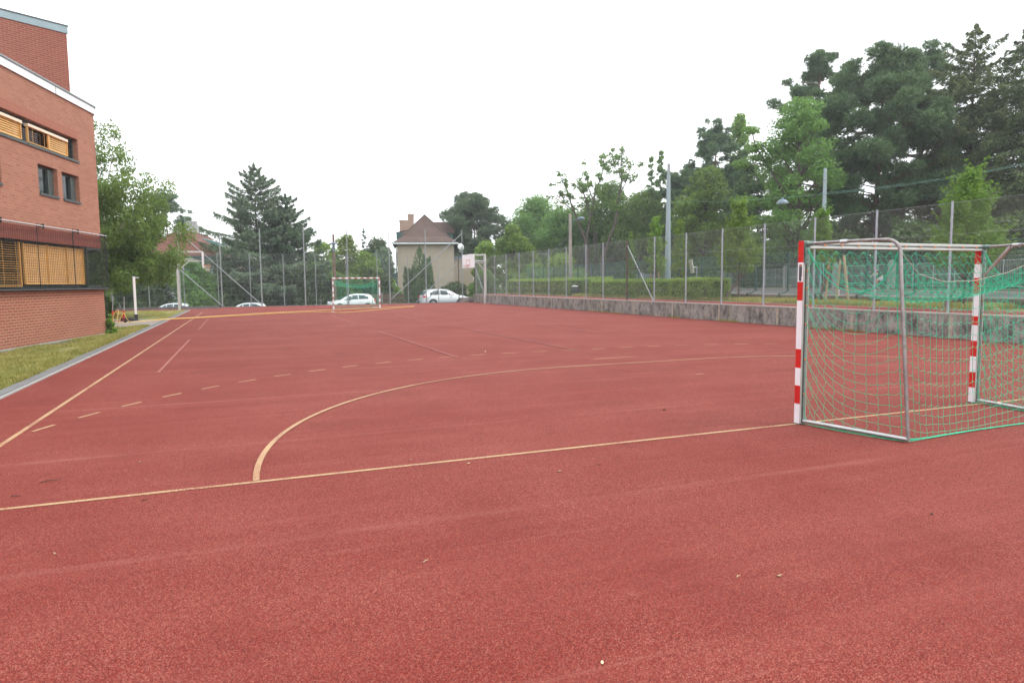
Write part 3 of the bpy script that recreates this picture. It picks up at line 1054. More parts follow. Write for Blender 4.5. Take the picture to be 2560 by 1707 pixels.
# end and far walls
wall_poly('plinth', 'plinth', -.3, .09, sb, off=0)
b = MB()
b.box(.003, .05, -15, -2.6, -.1, .0)
wl = wall_poly('lower_wall', 'brickL', .09, 1.62, sb)
b = MB()
for i in (2, 3, 4):
    p, q = FP[i], FP[(i + 1) % 5]
    b.add([(p[0], p[1], 1.62), (q[0], q[1], 1.62), (q[0], q[1], 2.97), (p[0], p[1], 2.97)], [(0, 1, 2, 3)])
e1 = EV * 6.2
b.add([(e1[0], e1[1], 1.62), (FP[2][0], FP[2][1], 1.62), (FP[2][0], FP[2][1], 2.97), (e1[0], e1[1], 2.97)], [(0, 1, 2, 3)])
b.build('band_wall', 'brickU', sb)
b = MB()   # dark room walls behind the lower windows
b.add([(-.45, -15, 1.62), (-.45, -1.25, 1.62), (-.45, -1.25, 2.97), (-.45, -15, 2.97)], [(0, 1, 2, 3)])
b.add([(-.2, -1.25, 1.62), (-3.6, -1.25, 1.62), (-3.6, -1.25, 2.97), (-.2, -1.25, 2.97)], [(0, 1, 2, 3)])
b.add([(-3.6, -1.25, 1.62), (-3.6, 5.5, 1.62), (-3.6, 5.5, 2.97), (-3.6, -1.25, 2.97)], [(0, 1, 2, 3)])
b.add([(-3.12, 5.42, 1.62), (-3.6, 5.5, 1.62), (-3.6, 5.5, 2.97), (-3.12, 5.42, 2.97)], [(0, 1, 2, 3)])
for z in (1.621, 2.969):
    b.add([(0, -15, z), (0, 0, z), (-3.10, 5.37, z), (-3.6, 5.5, z), (-3.6, -15, z)], [(0, 1, 2, 3, 4)])
b.build('room', 'frame', sb)
b = MB()
for i in (0, 1):
    p, q = FP[i], FP[(i + 1) % 5]
    b.add([(p[0], p[1], 2.97), (q[0], q[1], 2.97), (q[0], q[1], 3.36), (p[0], p[1], 3.36)], [(0, 1, 2, 3)])
b.build('soldier_course', 'soldier', sb)
opsU = [(-14.9, -1.25, 5.66, 6.35), (-3.76, -2.67, 4.35, 5.19), (-2.40, -1.31, 4.35, 5.18), (-6.67, -5.58, 4.36, 5.17), (-8.2, -7.1, 4.36, 5.17)]
wall_open('upper_wall', 'brickU', -15, 0, 3.36, 7.45, opsU, .2, sb)
wall_poly('side_wall', 'brickU', 3.36, 7.45, sb, skip=(0,))
b = MB()
b.box(.0005, .004, -14.98, -1.25, 6.352, 6.61)
b.build('lintel_course', 'soldierU', sb)
b = MB()
b.add([(p[0], p[1], 7.44) for p in FP], [(0, 1, 2, 3, 4)])
b.build('roof', 'flashcap', sb)
# parapet flashing
fo = [(.045, -15), (.045, .02), (-5.16, 9.04), (-14.04, 9.04), (-14.04, -15)]
b = MB()
for i in range(5):
    p, q = fo[i], fo[(i + 1) % 5]
    b.add([(p[0], p[1], 7.44), (q[0], q[1], 7.44), (q[0], q[1], 7.68), (p[0], p[1], 7.68)], [(0, 1, 2, 3)])
b.add([(p[0], p[1], 7.44) for p in fo], [(4, 3, 2, 1, 0)])
fl_ = b.build('parapet', 'flash', sb)
b = MB()
fo2 = [(.075, -15), (.075, .05), (-5.14, 9.08), (-14.07, 9.08), (-14.07, -15)]
for i in range(5):
    p, q = fo2[i], fo2[(i + 1) % 5]
    b.add([(p[0], p[1], 7.665), (q[0], q[1], 7.665), (q[0], q[1], 7.715), (p[0], p[1], 7.715)], [(0, 1, 2, 3)])
b.add([(p[0], p[1], 7.715) for p in fo2], [(0, 1, 2, 3, 4)])
b.build('coping', 'flashcap', fl_)
for y in (-13.1, -10.2, -7.3, -2.55):
    b = MB()
    b.box(.0455, .05, y, y + .035, 7.442, 7.664)
    b.build('joint_cover', 'flashcap', fl_)

def blind(parent, y0, y1, z0, z1, x, open_, pitch=.062):
    b = MB()
    n = int((z1 - z0) / pitch)
    a = R(18) if open_ else R(62)
    hw = .028 if open_ else .036
    for i in range(n):
        z = z0 + pitch * (i + .5)
        dx, dz = hw * math.cos(a), hw * math.sin(a)
        # slat falls towards the outside
        p = [(x - dx, z + dz), (x, z + dz * .12), (x + dx, z - dz)]
        for k in range(2):
            b.add([(p[k][0], y0, p[k][1]), (p[k][0], y1, p[k][1]), (p[k + 1][0], y1, p[k + 1][1]), (p[k + 1][0], y0, p[k + 1][1])], [(0, 1, 2, 3)])
    b.box(x - .03, x + .03, y0, y1, z0 - .025, z0 - .003)
    for y in np.arange(y0 + .2, y1, .62):
        b.box(x + .036, x + .039, y, y + .012, z0, z1)
    for y in (y0 - .035, y1 + .002):
        b.box(x - .02, x + .035, y, y + .03, z0 - .02, z1)
    return b.build('blind', 'blind', parent)

def school_window(y0, y1, z0, z1, depth, blinds, housing=None, sill=True):
    """one framed window; blinds: (ya, yb, zbottom, open)"""
    b = MB()
    x = -depth
    fw = .055
    b.box(x, x + .05, y0, y0 + fw, z0, z1)
    b.box(x, x + .05, y1 - fw, y1, z0, z1)
    b.box(x, x + .045, y0 + fw, y1 - fw, z0, z0 + fw)
    b.box(x, x + .045, y0 + fw, y1 - fw, z1 - fw, z1)
    if y1 - y0 > 2:
        for y in np.linspace(y0, y1, 4)[1:-1]:
            b.box(x, x + .04, y - .03, y + .03, z0 + fw, z1 - fw)
    f = b.build('window', 'frame', sb)
    b = MB()
    b.add([(x + .02, y0, z0), (x + .02, y1, z0), (x + .02, y1, z1), (x + .02, y0, z1)], [(0, 1, 2, 3)])
    b.build('pane', 'glassd', f)
    if sill:
        b = MB()
        b.box(x, .035, y0 - .004, y1 + .004, z0 - .03, z0 + .012)
        b.box(.02, .037, y0 - .004, y1 + .004, z0 - .055, z0 - .031)
        b.build('sill', 'frame', f)
    for ya, yb, za, op in blinds:
        blind(f, ya, yb, za, z1 - .14 if housing is not None else z1 - .05, x + .115, op)
    if housing:
        b = MB()
        for h0, h1 in housing:
            b.box(x + .06, x + .175, h0, h1, z1 - .19, z1 - .115)
        b.build('blind_housing', 'blindpale', f)
    return f
school_window(-4.2, -1.25, 5.66, 6.35, .2, [(-4.02, -2.95, 5.75, True), (-2.88, -1.84, 5.75, False)], [(-4.06, -2.2), (-2.19, -1.82)])
school_window(-7.6, -4.24, 5.66, 6.35, .2, [(-7.4, -5.9, 5.75, False), (-5.85, -4.40, 5.75, False)], [(-7.44, -4.36)])
school_window(-11.0, -7.64, 5.66, 6.35, .2, [(-10.9, -9.3, 5.75, False), (-9.2, -7.75, 5.75, True)], [(-10.9, -7.72)])
school_window(-14.9, -11.04, 5.66, 6.35, .2, [(-14.7, -11.2, 5.75, False)], [(-14.7, -11.2)])
for a0, a1 in ((-3.76, -2.67), (-2.40, -1.31), (-6.67, -5.58), (-8.2, -7.1)):
    z0, z1 = 4.36, 5.17
    f = school_window(a0 + .003, a1 - .003, z0, z1, .19, [])
    b = MB()
    b.box(-.18, -.10, a1 - .36, a1 - .06, z0 + .05, z1 - .05)
    b.build('side_panel', 'frame', f)
# lower windows with blinds behind the grille
school_window(-4.66, -1.09, 1.66, 2.965, .25, [(-4.55, -3.33, 1.78, False), (-3.27, -2.2, 1.78, False), (-2.14, -1.13, 1.78, False)], None, False)
school_window(-8.2, -4.68, 1.66, 2.965, .25, [(-8.0, -6.5, 1.72, True), (-6.42, -4.78, 1.72, True)], None, False)
school_window(-11.7, -8.22, 1.66, 2.965, .25, [(-11.5, -8.4, 1.76, False)], None, False)
school_window(-14.9, -11.72, 1.66, 2.965, .25, [(-14.7, -11.9, 1.76, False)], None, False)
# glazed corner
b = MB()
b.box(-.07, -.02, -1.07, -1.02, 1.66, 2.96)
b.box(-.065, -.025, -1.02, -.03, 1.66, 1.72)
b.box(-.065, -.025, -1.02, -.03, 2.90, 2.96)
b.beam((-.06, -.02, 1.69), (-.06 + e1[0], -.02 + e1[1], 1.69), .04, .06)
b.beam((-.06, -.02, 2.93), (-.06 + e1[0], -.02 + e1[1], 2.93), .04, .06)
cw = b.build('corner_window', 'frame', sb)
b = MB()
b.box(-.05, -.044, -1.02, -.03, 1.72, 2.90)
b.build('pane', 'glassc', cw)
b = MB()
b.box(-.3, .09, -15, .03, 1.622, 1.658)
b.box(.05, .11, -15, .05, 1.58, 1.62)
q = EV * .6 + EN * .05
b.beam((.04, .02, 1.64), (q[0], q[1], 1.64), .16, .036)
b.build('ledge', 'black', sb)
# ball safety grille standing in front of the lower windows and round the corner
g0 = np.array([.13, .11])
def gpos(t):
    """t < 0 along the front, t > 0 round the corner"""
    return np.array([.13, .11 + t]) if t <= 0 else g0 + EV * t
b = MB()
ts = np.concatenate([np.arange(-15, .001, .1), np.arange(.1, .51, .1)])
P = np.array([gpos(t) for t in ts])
b.wires(np.c_[P, np.full(len(P), 1.60)], np.c_[P, np.full(len(P), 3.40)], .0034, 4)
for z in np.arange(1.66, 3.36, .075):
    b.wires([(.13, -15, z), (g0[0], g0[1], z)], [(g0[0], g0[1], z), (g0[0] + EV[0] * .5, g0[1] + EV[1] * .5, z)], .0034, 4)
gr = b.build('safety_grille', 'black', sb, uv=False)
b = MB()
b.tube([(.13, -15, 3.40), (.13, .11, 3.40)], .021, 8)
q = g0 + EV * .5
b.tube([(.13, .11, 3.40), (q[0], q[1], 3.40)], .021, 8)
b.build('top_rail', 'silver', gr, True)
for y in (-.02, -1.9, -3.95, -6.0, -8.0, -10, -12, -14):
    b = MB()
    b.box(-.01, .15, y - .02, y + .02, 3.37, 3.43)
    b.box(.11, .15, y - .018, y + .018, 3.33, 3.47)
    b.tube([(.13, y - .35, 1.6), (.13, y - .35, 3.46), (.13, y - .03, 3.44)], .012, 6)
    b.build('bracket', 'black', gr)
b = MB()
b.tube([(.12, -15, 1.60), (.12, .12, 1.60)], .028, 8)
b.build('bottom_rail', 'black', gr, True)
# stair tower turned 45 degrees, rising behind the parapet
E0 = np.array([-2.353, 3.83])
fa = -np.array([math.sin(R(45.9)), math.cos(R(45.9))])
fb = np.array([-math.sin(R(44.1)), math.cos(R(44.1))])
TP = [E0, E0 + fa * 6.4, E0 + fa * 6.4 + fb * 5, E0 + fb * 5]
b = MB()
Vs, cum = [], 0
ctr = sum(TP) / 4
me_v = []
for i in range(4):
    p, q = TP[i], TP[(i + 1) % 4]
    b.add([(q[0], q[1], 7.3), (p[0], p[1], 7.3), (p[0], p[1], 11.32), (q[0], q[1], 11.32)], [(0, 1, 2, 3)])
tw = b.build('tower', 'brickT', sb)
# metric uv on the oblique faces
uvl = tw.data.uv_layers.active.data
for pi, pol in enumerate(tw.data.polygons):
    p, q = TP[pi], TP[(pi + 1) % 4]
    for li in pol.loop_indices:
        v = tw.data.vertices[tw.data.loops[li].vertex_index].co
        uvl[li].uv = ((np.array([v.x, v.y]) - p) @ unit(q - p), v.z)
b = MB()
TQ = [ctr + (p - ctr) * 1.012 for p in TP]
for i in range(4):
    p, q = TQ[i], TQ[(i + 1) % 4]
    b.add([(q[0], q[1], 11.30), (p[0], p[1], 11.30), (p[0], p[1], 11.58), (q[0], q[1], 11.58)], [(0, 1, 2, 3)])
b.add([(p[0], p[1], 11.30) for p in TQ], [(0, 1, 2, 3)])
tp_ = b.build('tower_fascia', 'flashT', tw)
b = MB()
TQ2 = [ctr + (p - ctr) * 1.02 for p in TP]
for i in range(4):
    p, q = TQ2[i], TQ2[(i + 1) % 4]
    b.add([(q[0], q[1], 11.56), (p[0], p[1], 11.56), (p[0], p[1], 11.605), (q[0], q[1], 11.605)], [(0, 1, 2, 3)])
b.add([(p[0], p[1], 11.605) for p in TQ2], [(3, 2, 1, 0)])
b.build('tower_coping', 'frame', tw)
# drainage strip at the foot of the wall
b = MB()
b.add([(.0, -15, .03), (.52, -15, .03), (.45, -5, .03), (.36, -3.0, .03), (.02, -2.6, .03), (0, -2.6, .03)], [(0, 1, 2, 3, 4, 5)])
gs = b.build('gutter_strip', 'asphalt', None)
gs.location = sb.location
gs.rotation_euler = sb.rotation_euler
structure(gs)

# ---------------------------------------------------------------- handball goal
def relax(X, edges, rest, fixed, iters, g=.0022, floor=.01, drag=None):
    i, j = edges[:, 0], edges[:, 1]
    w = (~fixed).astype(float)
    n = len(X)
    cnt = np.bincount(i, minlength=n) + np.bincount(j, minlength=n)
    cnt = np.maximum(cnt, 1)[:, None]
    ws = w[i] + w[j] + 1e-9
    for it in range(iters):
        gg = g * (1 if it < iters * .7 else .25)
        X[~fixed, 2] -= gg
        for _ in range(3):
            d = X[j] - X[i]
            l = np.linalg.norm(d, axis=1) + 1e-9
            c = np.maximum(0, l - rest) / l
            corr = d * (c / ws)[:, None]
            dX = np.zeros_like(X)
            for a in range(3):
                dX[:, a] = np.bincount(i, corr[:, a] * w[i], n) - np.bincount(j, corr[:, a] * w[j], n)
            X += dX / cnt * 1.7
            X[:, 2] = np.maximum(X[:, 2], floor)
    return X

PX = 1.57
HL = np.array([.25, -1.13])      # how each side frame is folded inwards
HR = np.array([-.16, -1.15])
def net_mesh():
    rng = np.random.default_rng(3)
    nodes, fixed, edges, rest = [], [], [], []
    def node(p, f):
        nodes.append(np.array(p, float)); fixed.append(f); return len(nodes) - 1
    bl, br = np.array([-PX, -.06]), np.array([PX, -.06])
    endL, endR = bl + HL * 1.0, br + HR * 1.0
    topL, topR = bl + HL * .86, br + HR * .86
    ropex = np.array([-1.0, -.78, -.5, -.15, .25, .62, 1.0])
    ropez = np.array([1.97, 1.72, 1.64, 1.645, 1.73, 1.87, 1.99])
    nc, nt_, nbk = 29, 10, 20
    G = np.zeros((nt_ + nbk + 1, nc), int)
    rope = []
    for c in range(nc):
        u = c / (nc - 1)
        f = np.array([-PX + 2 * PX * u, -.055, 2.0])
        z = np.interp(2 * u - 1, ropex, ropez)
        z = z if c in (0, nc - 1) else z
        rp = np.append(topL + (topR - topL) * u, z)
        gd = np.append(endL + (endR - endL) * u + np.array([0, .06 * math.sin(PI * u)]), .012)
        for r in range(nt_ + nbk + 1):
            if r <= nt_:
                p = f + (rp - f) * r / nt_
            else:
                p = rp + (gd - rp) * (r - nt_) / nbk
            fx = (r == 0 and c % 2 == 0) or r == nt_ or r == nt_ + nbk
            if c in (0, nc - 1) and r == nt_ + nbk - 2:
                bb, hh_ = (bl, HL) if c == 0 else (br, HR)
                p, fx = np.append(bb + hh_ * .76 + np.array([.05 if c == 0 else -.05, 0]), .02), True
            G[r, c] = node(p + rng.normal(size=3) * .004 * (not fx), fx)
        rope.append(rp)
    S = []
    for side, b0, e0, t0, col in ((0, bl, endL, topL, 0), (1, br, endR, topR, nc - 1)):
        ns = 10
        H = np.zeros((nbk + 1, ns + 1), int)
        for r in range(nbk + 1):
            zf = 2.02 * (1 - r / nbk)
            for c in range(ns + 1):
                if c == ns:
                    H[r, c] = G[nt_ + r, col]
                    continue
                u = c / ns
                back = nodes[G[nt_ + r, col]]
                fr = np.array([b0[0], b0[1], max(.02, zf)])
                p = fr + (back - fr) * u
                if r == 0:
                    p[2] -= .22 * math.sin(PI * min(1, u * 1.02))
                fx = (c == 0 and r % 2 == 0) or (r == nbk)
                if r == nbk:
                    out = np.array([-1, 0]) if side == 0 else np.array([1, 0])
                    p = np.append(b0 + (e0 - b0) * u + out * .05 * math.sin(PI * u) + np.array([0, -.05]) * math.sin(PI * u), .012)
                H[r, c] = node(p + rng.normal(size=3) * .004 * (not fx), fx)
        S.append(H)
    # the lower part of the back seams is free, only the top is tied to the hoop
    seg = []
    def edge(a, b_, Lr):
        m_ = node((nodes[a] + nodes[b_]) / 2 + rng.normal(size=3) * .003, False)
        for x, y in ((a, m_), (m_, b_)):
            edges.append((x, y)); rest.append(Lr / 2)
    for r in range(nt_ + nbk + 1):
        for c in range(nc):
            if c + 1 < nc:
                edge(G[r, c], G[r, c + 1], .1145 if r not in (nt_,) else .3)
            if r + 1 <= nt_ + nbk:
                edge(G[r, c], G[r + 1, c], (.1065 if r < nt_ else .109))
    for H in S:
        for r in range(nbk + 1):
            for c in range(11):
                if c + 1 < 11:
                    edge(H[r, c], H[r, c + 1], .120 if r else .112)
                if r + 1 <= nbk and c < 10:
                    edge(H[r, c], H[r + 1, c], .109)
    X = np.array(nodes)
    fx = np.array(fixed)
    E_ = np.array(edges)
    X = relax(X, E_, np.array(rest), fx, 320)
    topedges = []
    for H in S:
        topedges.append([X[i] for i in H[0]])
    seams = [[X[G[nt_ + r, c]] for r in range(nbk + 1)] for c in (0, nc - 1)]
    rope = [X[G[nt_, c]] for c in range(nc)]
    return X, E_, topedges, seams, rope

def striped(b, face_pts_fn, z0, z1, first, mats):
    pass

def make_goal():
    t = thing('handball_goal', 'x', 'handball goal', (0, 0, 0), 0, 'handball goals on the red court')
    hh = .04
    for sx in (-1, 1):
        b = MB()
        x0, x1 = sx * PX - hh, sx * PX + hh
        # red and white bands, alternating, on the front and the two sides; bare profile at the back
        zb = [0, .28, .47, .70, .90, 1.13, 1.40, 1.62, 1.86, 2.12] if sx < 0 else [0, .22, .42, .64, .86, 1.03, 1.36, 1.60, 1.86, 2.03]
        cols = [0, 1, 0, 1, 0, 0, 1, 1, 0, 1]
        if sx < 0:
            segs = [(0, .24, 0), (.24, .455, 1), (.455, .66, 0), (.66, .88, 1), (.88, 1.44, 0), (1.44, 1.655, 1), (1.655, 1.875, 0), (1.875, 2.12, 1)]
        else:
            segs = [(0, .21, 0), (.21, .42, 1), (.42, .63, 0), (.63, .84, 1), (.84, 1.05, 0), (1.05, 1.17, 1), (1.17, 1.47, 0), (1.47, 1.68, 1), (1.68, 1.86, 0), (1.86, 2.035, 1)]
        for z0, z1, c in segs:
            b.add([(x0, hh, z0), (x1, hh, z0), (x1, -hh, z0), (x0, -hh, z0), (x0, hh, z1), (x1, hh, z1), (x1, -hh, z1), (x0, -hh, z1)],
                  [(1, 0, 4, 5), (2, 1, 5, 6), (0, 3, 7, 4), (3, 2, 6, 7)], [c, c, c, 2])
        z1 = segs[-1][1]
        b.add([(x0, hh, z1), (x1, hh, z1), (x1, -hh, z1), (x0, -hh, z1)], [(0, 3, 2, 1)], segs[-1][2])
        # net channel on the back face
        b.box(sx * PX - .012, sx * PX + .012, -hh - .004, -hh - .001, .02, 1.86, 3)
        for e in (-1, 1):
            b.box(sx * PX + e * .034 - .005, sx * PX + e * .034 + .005, -hh - .014, -hh - .001, .02, 1.86, 2)
        b.box(sx * PX - .045, sx * PX + .045, hh * -1.2, hh * 1.1, -.001, .012, 3)
        p = b.build('goal_post', ['gwhite', 'gred', 'alu', 'groove'], t)
        b = MB()
        b.box(sx * PX - .034, sx * PX + .034, -hh - .022, -hh - .015, 1.86, 2.10)
        b.box(sx * PX - .04, sx * PX + .04, -hh - .006, -hh - .002, 1.87, 2.115)
        for z in (1.91, 2.05):
            b.tube([(sx * PX, -hh - .022, z), (sx * PX, -hh - .032, z)], .009, 6)
        b.build('corner_bracket', 'bracket', p)
        if sx < 0:
            b = MB()
            s_ = x0 - .0012
            b.box(s_, x0 - .0002, -.022, .022, 1.715, 1.83, 0)
            b.box(s_, x0 - .0002, -.013, .02, 1.68, 1.715, 0)
            b.box(s_, x0 - .0002, -.02, .02, 1.832, 1.852, 1)
            V = [(s_, .0 + .019 * math.cos(a), 1.676 + .016 * math.sin(a)) for a in np.linspace(0, 2 * PI, 14)[:-1]]
            b.add(V, [tuple(range(13))], 0)
            b.build('sticker', ['sticker', 'stickerb'], p)
    # crossbar
    b = MB()
    z0, z1 = 2.035, 2.115
    nb_ = 15
    xs_ = np.linspace(-PX + .042, PX + .04, nb_ + 1)
    for k in range(nb_):
        c = 0 if k % 2 == 0 else 1
        a0, a1 = xs_[k], xs_[k + 1]
        b.add([(a0, hh, z0), (a1, hh, z0), (a1, -hh, z0), (a0, -hh, z0), (a0, hh, z1), (a1, hh, z1), (a1, -hh, z1), (a0, -hh, z1)],
              [(0, 1, 5, 4), (0, 3, 2, 1), (4, 5, 6, 7), (3, 7, 6, 2)], [c, c, c, 2])
    b.add([(PX + .04, hh, z0), (PX + .04, -hh, z0), (PX + .04, -hh, z1), (PX + .04, hh, z1)], [(0, 1, 2, 3)], 1)
    b.box(-PX + .05, PX, -hh - .004, -hh - .001, 2.067, 2.077, 3)
    for e in (2.048, 2.098):
        b.box(-PX + .05, PX, -hh - .012, -hh - .001, e - .012, e + .012, 2)
    b.build('crossbar', ['gwhite', 'gred', 'alu', 'groove'], t)
    # side frames: hoop, ground tube
    for sx, H in ((-1, HL), (1, HR)):
        base = np.array([sx * PX, -.06])
        zt = 2.085
        pts = [np.append(base, zt)]
        for u in (.3, .6, .72):
            pts.append(np.append(base + H * u, zt + (.004 if u < .7 else 0)))
        for a in np.linspace(.15, 1.38, 7):
            pts.append(np.append(base + H * (.745 + .13 * math.sin(a)), zt - .15 + .15 * math.cos(a)))
        pts.append(np.append(base + H * .90, 1.5))
        pts.append(np.append(base + H * 1.0, .02))
        b = MB()
        b.tube(pts, .0185, 10)
        hp = b.build('rear_hoop', 'pipe', t, True)
        b = MB()
        q = base + H * .40
        q0 = base + H * .33
        b.tube([np.append(q0, zt + .002), np.append(q, zt + .002)], .0255, 10)
        b.build('sleeve', 'silver', hp, True)
        b = MB()
        b.tube([np.append(base, zt - .0), np.append(base + H * .06, zt)], .027, 8)
        b.build('hinge', 'bracket', hp, True)
        b = MB()
        b.tube([np.append(base, .045), np.append(base + H * 1.0, .035)], .021, 10)
        b.build('ground_tube', 'silver', t, True)
        if sx > 0:
            b = MB()
            b.beam(np.append(base + np.array([0, -.0]), 1.70), np.append(base + H * .30, 2.075), .035, .03)
            b.build('brace', 'silver', t)
    X, E_, tops, seams, rope = net_mesh()
    b = MB()
    b.wires(X[E_[:, 0]], X[E_[:, 1]], .0025, 4)
    for tp in tops:
        b.tube(tp, .0058, 5)
    for sm in seams:
        b.tube([p + np.array([.004, 0, 0]) for p in sm], .0042, 5)
    nt_ = b.build('net', 'net', t, False, False)
    b = MB()
    b.tube([p + np.array([0, -.006, .004]) for p in rope], .0026, 5)
    b.build('support_cord', 'cord', t)
    hb = MB()
    hb.lathe([(.001, -.012), (.008, -.009), (.011, 0), (.008, .009), (.001, .012)], (0, 0, 0), 6)
    hook = hb.build('net_hook', 'hook', t)
    hook.location = (-PX, -.062, 1.78)
    spots = [(sx * PX, -.062, z) for sx in (-1, 1) for z in (1.58, 1.38, 1.17, .76, .36)] + [(x, -.058, 2.072) for x in np.linspace(-1.3, 1.4, 11)]
    for s in spots:
        c = hook.copy()
        C.objects.link(c)
        c.parent = t
        c.location = s
    return t
goal = make_goal()
goal.location = (.03, .06, 0)
goal.rotation_euler = (0, 0, R(2.2))
goal['label'] = 'red and white handball goal with sagging green net standing at the near goal line'
fg = dup(goal, (-.45, 41.0, 0), R(180 + 3), 'small red and white handball goal standing at the far end before the cars')

faded = simple('goal_red_faded', (.40, .20, .175), .1, 6, .5)
farnet = simple('green_net_cord_bright', (.04, .62, .36), .1, 6, .6)
for ch in fg.children:
    for i, sl_ in enumerate(ch.material_slots):
        if sl_.material == MT['gred']:
            sl_.link = 'OBJECT'
            sl_.material = faded
        elif sl_.material == MT['net']:
            sl_.link = 'OBJECT'
            sl_.material = farnet

# ---------------------------------------------------------------- retaining wall, low walls
def conc_wall(name, label, mat, x0, x1, y0, y1, z0, z1, cap, capmat='wallcap', joints=()):
    t = thing(name, label, 'wall', ((x0 + x1) / 2, (y0 + y1) / 2, z0))
    cx, cy = t.location.x, t.location.y
    b = MB()
    hx, hy, h = (x1 - x0) / 2, (y1 - y0) / 2, z1 - z0
    b.box(-hx, hx, -hy, hy, 0, h - cap)
    w_ = b.build('wall_body', mat, t)
    b = MB()
    b.box(-hx - .012, hx + .012, -hy - .006, hy + .006, h - cap + .001, h)
    b.build('coping', capmat, t)
    return t
rw = conc_wall('retaining_wall', 'long stained concrete retaining wall below the tall mesh fence right of the court', 'wallc', 10.86, 11.14, -26, 50.2, -.12, .70, .045)
b = MB()
for y in np.arange(-19.6, 50, 3.35):
    b.box(-.1415, -.1395, y - 12.1 - .055, y - 12.1 + .055, .02, .77)
b.build('lime_streak', simple('lime_streak', (.36, .31, .25), .2, 5, .9, dirt=(.2, .17, .14)), rw)
conc_wall('end_wall', 'low concrete wall stub closing the far right corner behind the basketball stand', 'wallc', 9.75, 10.84, 50.3, 50.5, -.1, .42, .04)
lw = conc_wall('low_wall', 'low mossy concrete wall carrying the dark green mesh fence along the street', 'lowwall', 15.26, 15.62, -26, 50, .6, 1.03, .05, 'wallcap')
conc_wall('kerb_wall', 'low grey concrete edging wall behind the lawn at the far left end', 'kerb', -60, -9.3, 48.4, 48.62, -.12, .17, .03, 'kerb')
conc_wall('fence_footing', 'flat grey concrete footing under the far mesh fence', 'kerb', -9.28, 9.72, 50.32, 50.62, -.5, .03, .03, 'kerb')

# ---------------------------------------------------------------- tall mesh fences
def chain_link(u0, u1, z0, z1, pitch, r, pos, b, n=3):
    """two families of straight diagonal wires; pos(u,z,off) -> xyz"""
    H = z1 - z0
    P0, P1 = [], []
    for sgn, off in ((1, .003), (-1, -.003)):
        for s in np.arange(u0 - H, u1 + H, pitch * 1.4142):
            a, c = (s, z0), (s + sgn * H, z1)
            # clip in u
            lo, hi = 0., 1.
            du = c[0] - a[0]
            for lim, low in ((u0, True), (u1, False)):
                tt = (lim - a[0]) / du
                if (du > 0) == low:
                    lo = max(lo, tt)
                else:
                    hi = min(hi, tt)
            if hi - lo < .01:
                continue
            P0.append(pos(a[0] + du * lo, z0 + H * lo, off))
            P1.append(pos(a[0] + du * hi, z0 + H * hi, off))
    b.wires(P0, P1, r, n)

ft = thing('tall_mesh_fence', 'tall chain link fence on grey posts standing on the right retaining wall', 'fence', (11.0, 0, .70))
b = MB()
pos = lambda u, z, off: (.03 + off, u, z)
chain_link(5.0, 49.9, .06, 3.08, .055, .0016, pos, b)
b.build('wire_mesh', 'wire', ft, False, False)
b = MB()
for z in (.10, .55, 1.55, 2.2, 3.08):
    b.wires([(.034, 5, z)], [(.034, 49.9, z)], .0032, 4)
b.build('tension_wire', 'wire', ft, False, False)
pm = MB()
pm.tube([(0, 0, -.02), (0, 0, 3.10)], .033, 10)
pm.tube([(0, 0, 3.10), (0, 0, 3.125)], .035, 10)
post = pm.build('fence_post', 'galv', ft, True)
py = [49.8, 47.6, 45.07, 42.52, 39.86, 37.27, 34.69, 32.09, 29.47, 27.43, None, 22.33, 19.78, 17.29, 14.81, 12.34, 9.85, 7.4]
first = True
for y in py:
    if y is None:
        continue
    if first:
        post.location = (0, y, 0)
        first = False
    else:
        o = post.copy()
        C.objects.link(o)
        o.parent = ft
        o.location = (0, y, 0)
b = MB()
b.tube([(0, 24.87, -.02), (0, 24.87, 3.14)], .045, 8)
b.tube([(0, 24.87, 1.62), (.02, 23.1, 1.62)], .02, 6)
tag(b.build('fence_post', 'rusty', ft, True), 'rusty brown fence post with a crossbar', None)
b = MB()
b.tube([(0, 24.85, 2.82), (.06, 22.5, .02)], .022, 7)
b.build('brace', 'galv', ft, True)
b = MB()
b.tube([(0, 49.9, 2.3), (.0, 47.7, .05)], .022, 7)
b.build('brace', 'galv', ft, True)
b = MB()
b.tube([(0, 50.1, -.6), (0, 50.1, 3.2)], .045, 8)
tag(b.build('fence_post', 'rusty', ft, True), 'rusty brown corner post', None)

ff = thing('far_mesh_fence', 'very tall mesh fence on thin grey posts across the far end of the court', 'fence', (0, 50.47, 0))
b = MB()
pos2 = lambda u, z, off: (u, off, z)
chain_link(-30, 9.9, .03, 4.05, .09, .0014, pos2, b)
b.build('wire_mesh', 'wire', ff, False, False)
b = MB()
for z in (.45, .95, 1.45, 1.95, 2.45, 2.95, 3.5, 4.05):
    b.wires([(-30, 0, z)], [(9.9, 0, z)], .0028, 4)
b.build('tension_wire', 'wire', ff, False, False)
pm = MB()
pm.tube([(0, 0, -.3), (0, 0, 3.0), (0, 0, 6.0)], [.05, .046, .034], 8)
pm.lathe([(.060, -.3), (.060, .1)], (0, 0, 0), 8)
tall = pm.build('fence_post', 'galvd', ff, True)
pm = MB()
pm.tube([(0, 0, -.3), (0, 0, 4.05)], .030, 8)
short = pm.build('fence_post', 'galvd', ff, True)
tx = [-12.0, -9.15, -6.3, -3.05, .3, 3.7, 6.78, 10.0]
th = [0, 0, 0, 0, .1, .08, .16, .22]
for k, x in enumerate(tx):
    o = tall if k == 0 else tall.copy()
    if k:
        C.objects.link(o)
        o.parent = ff
    o.location = (x, 0, th[k])
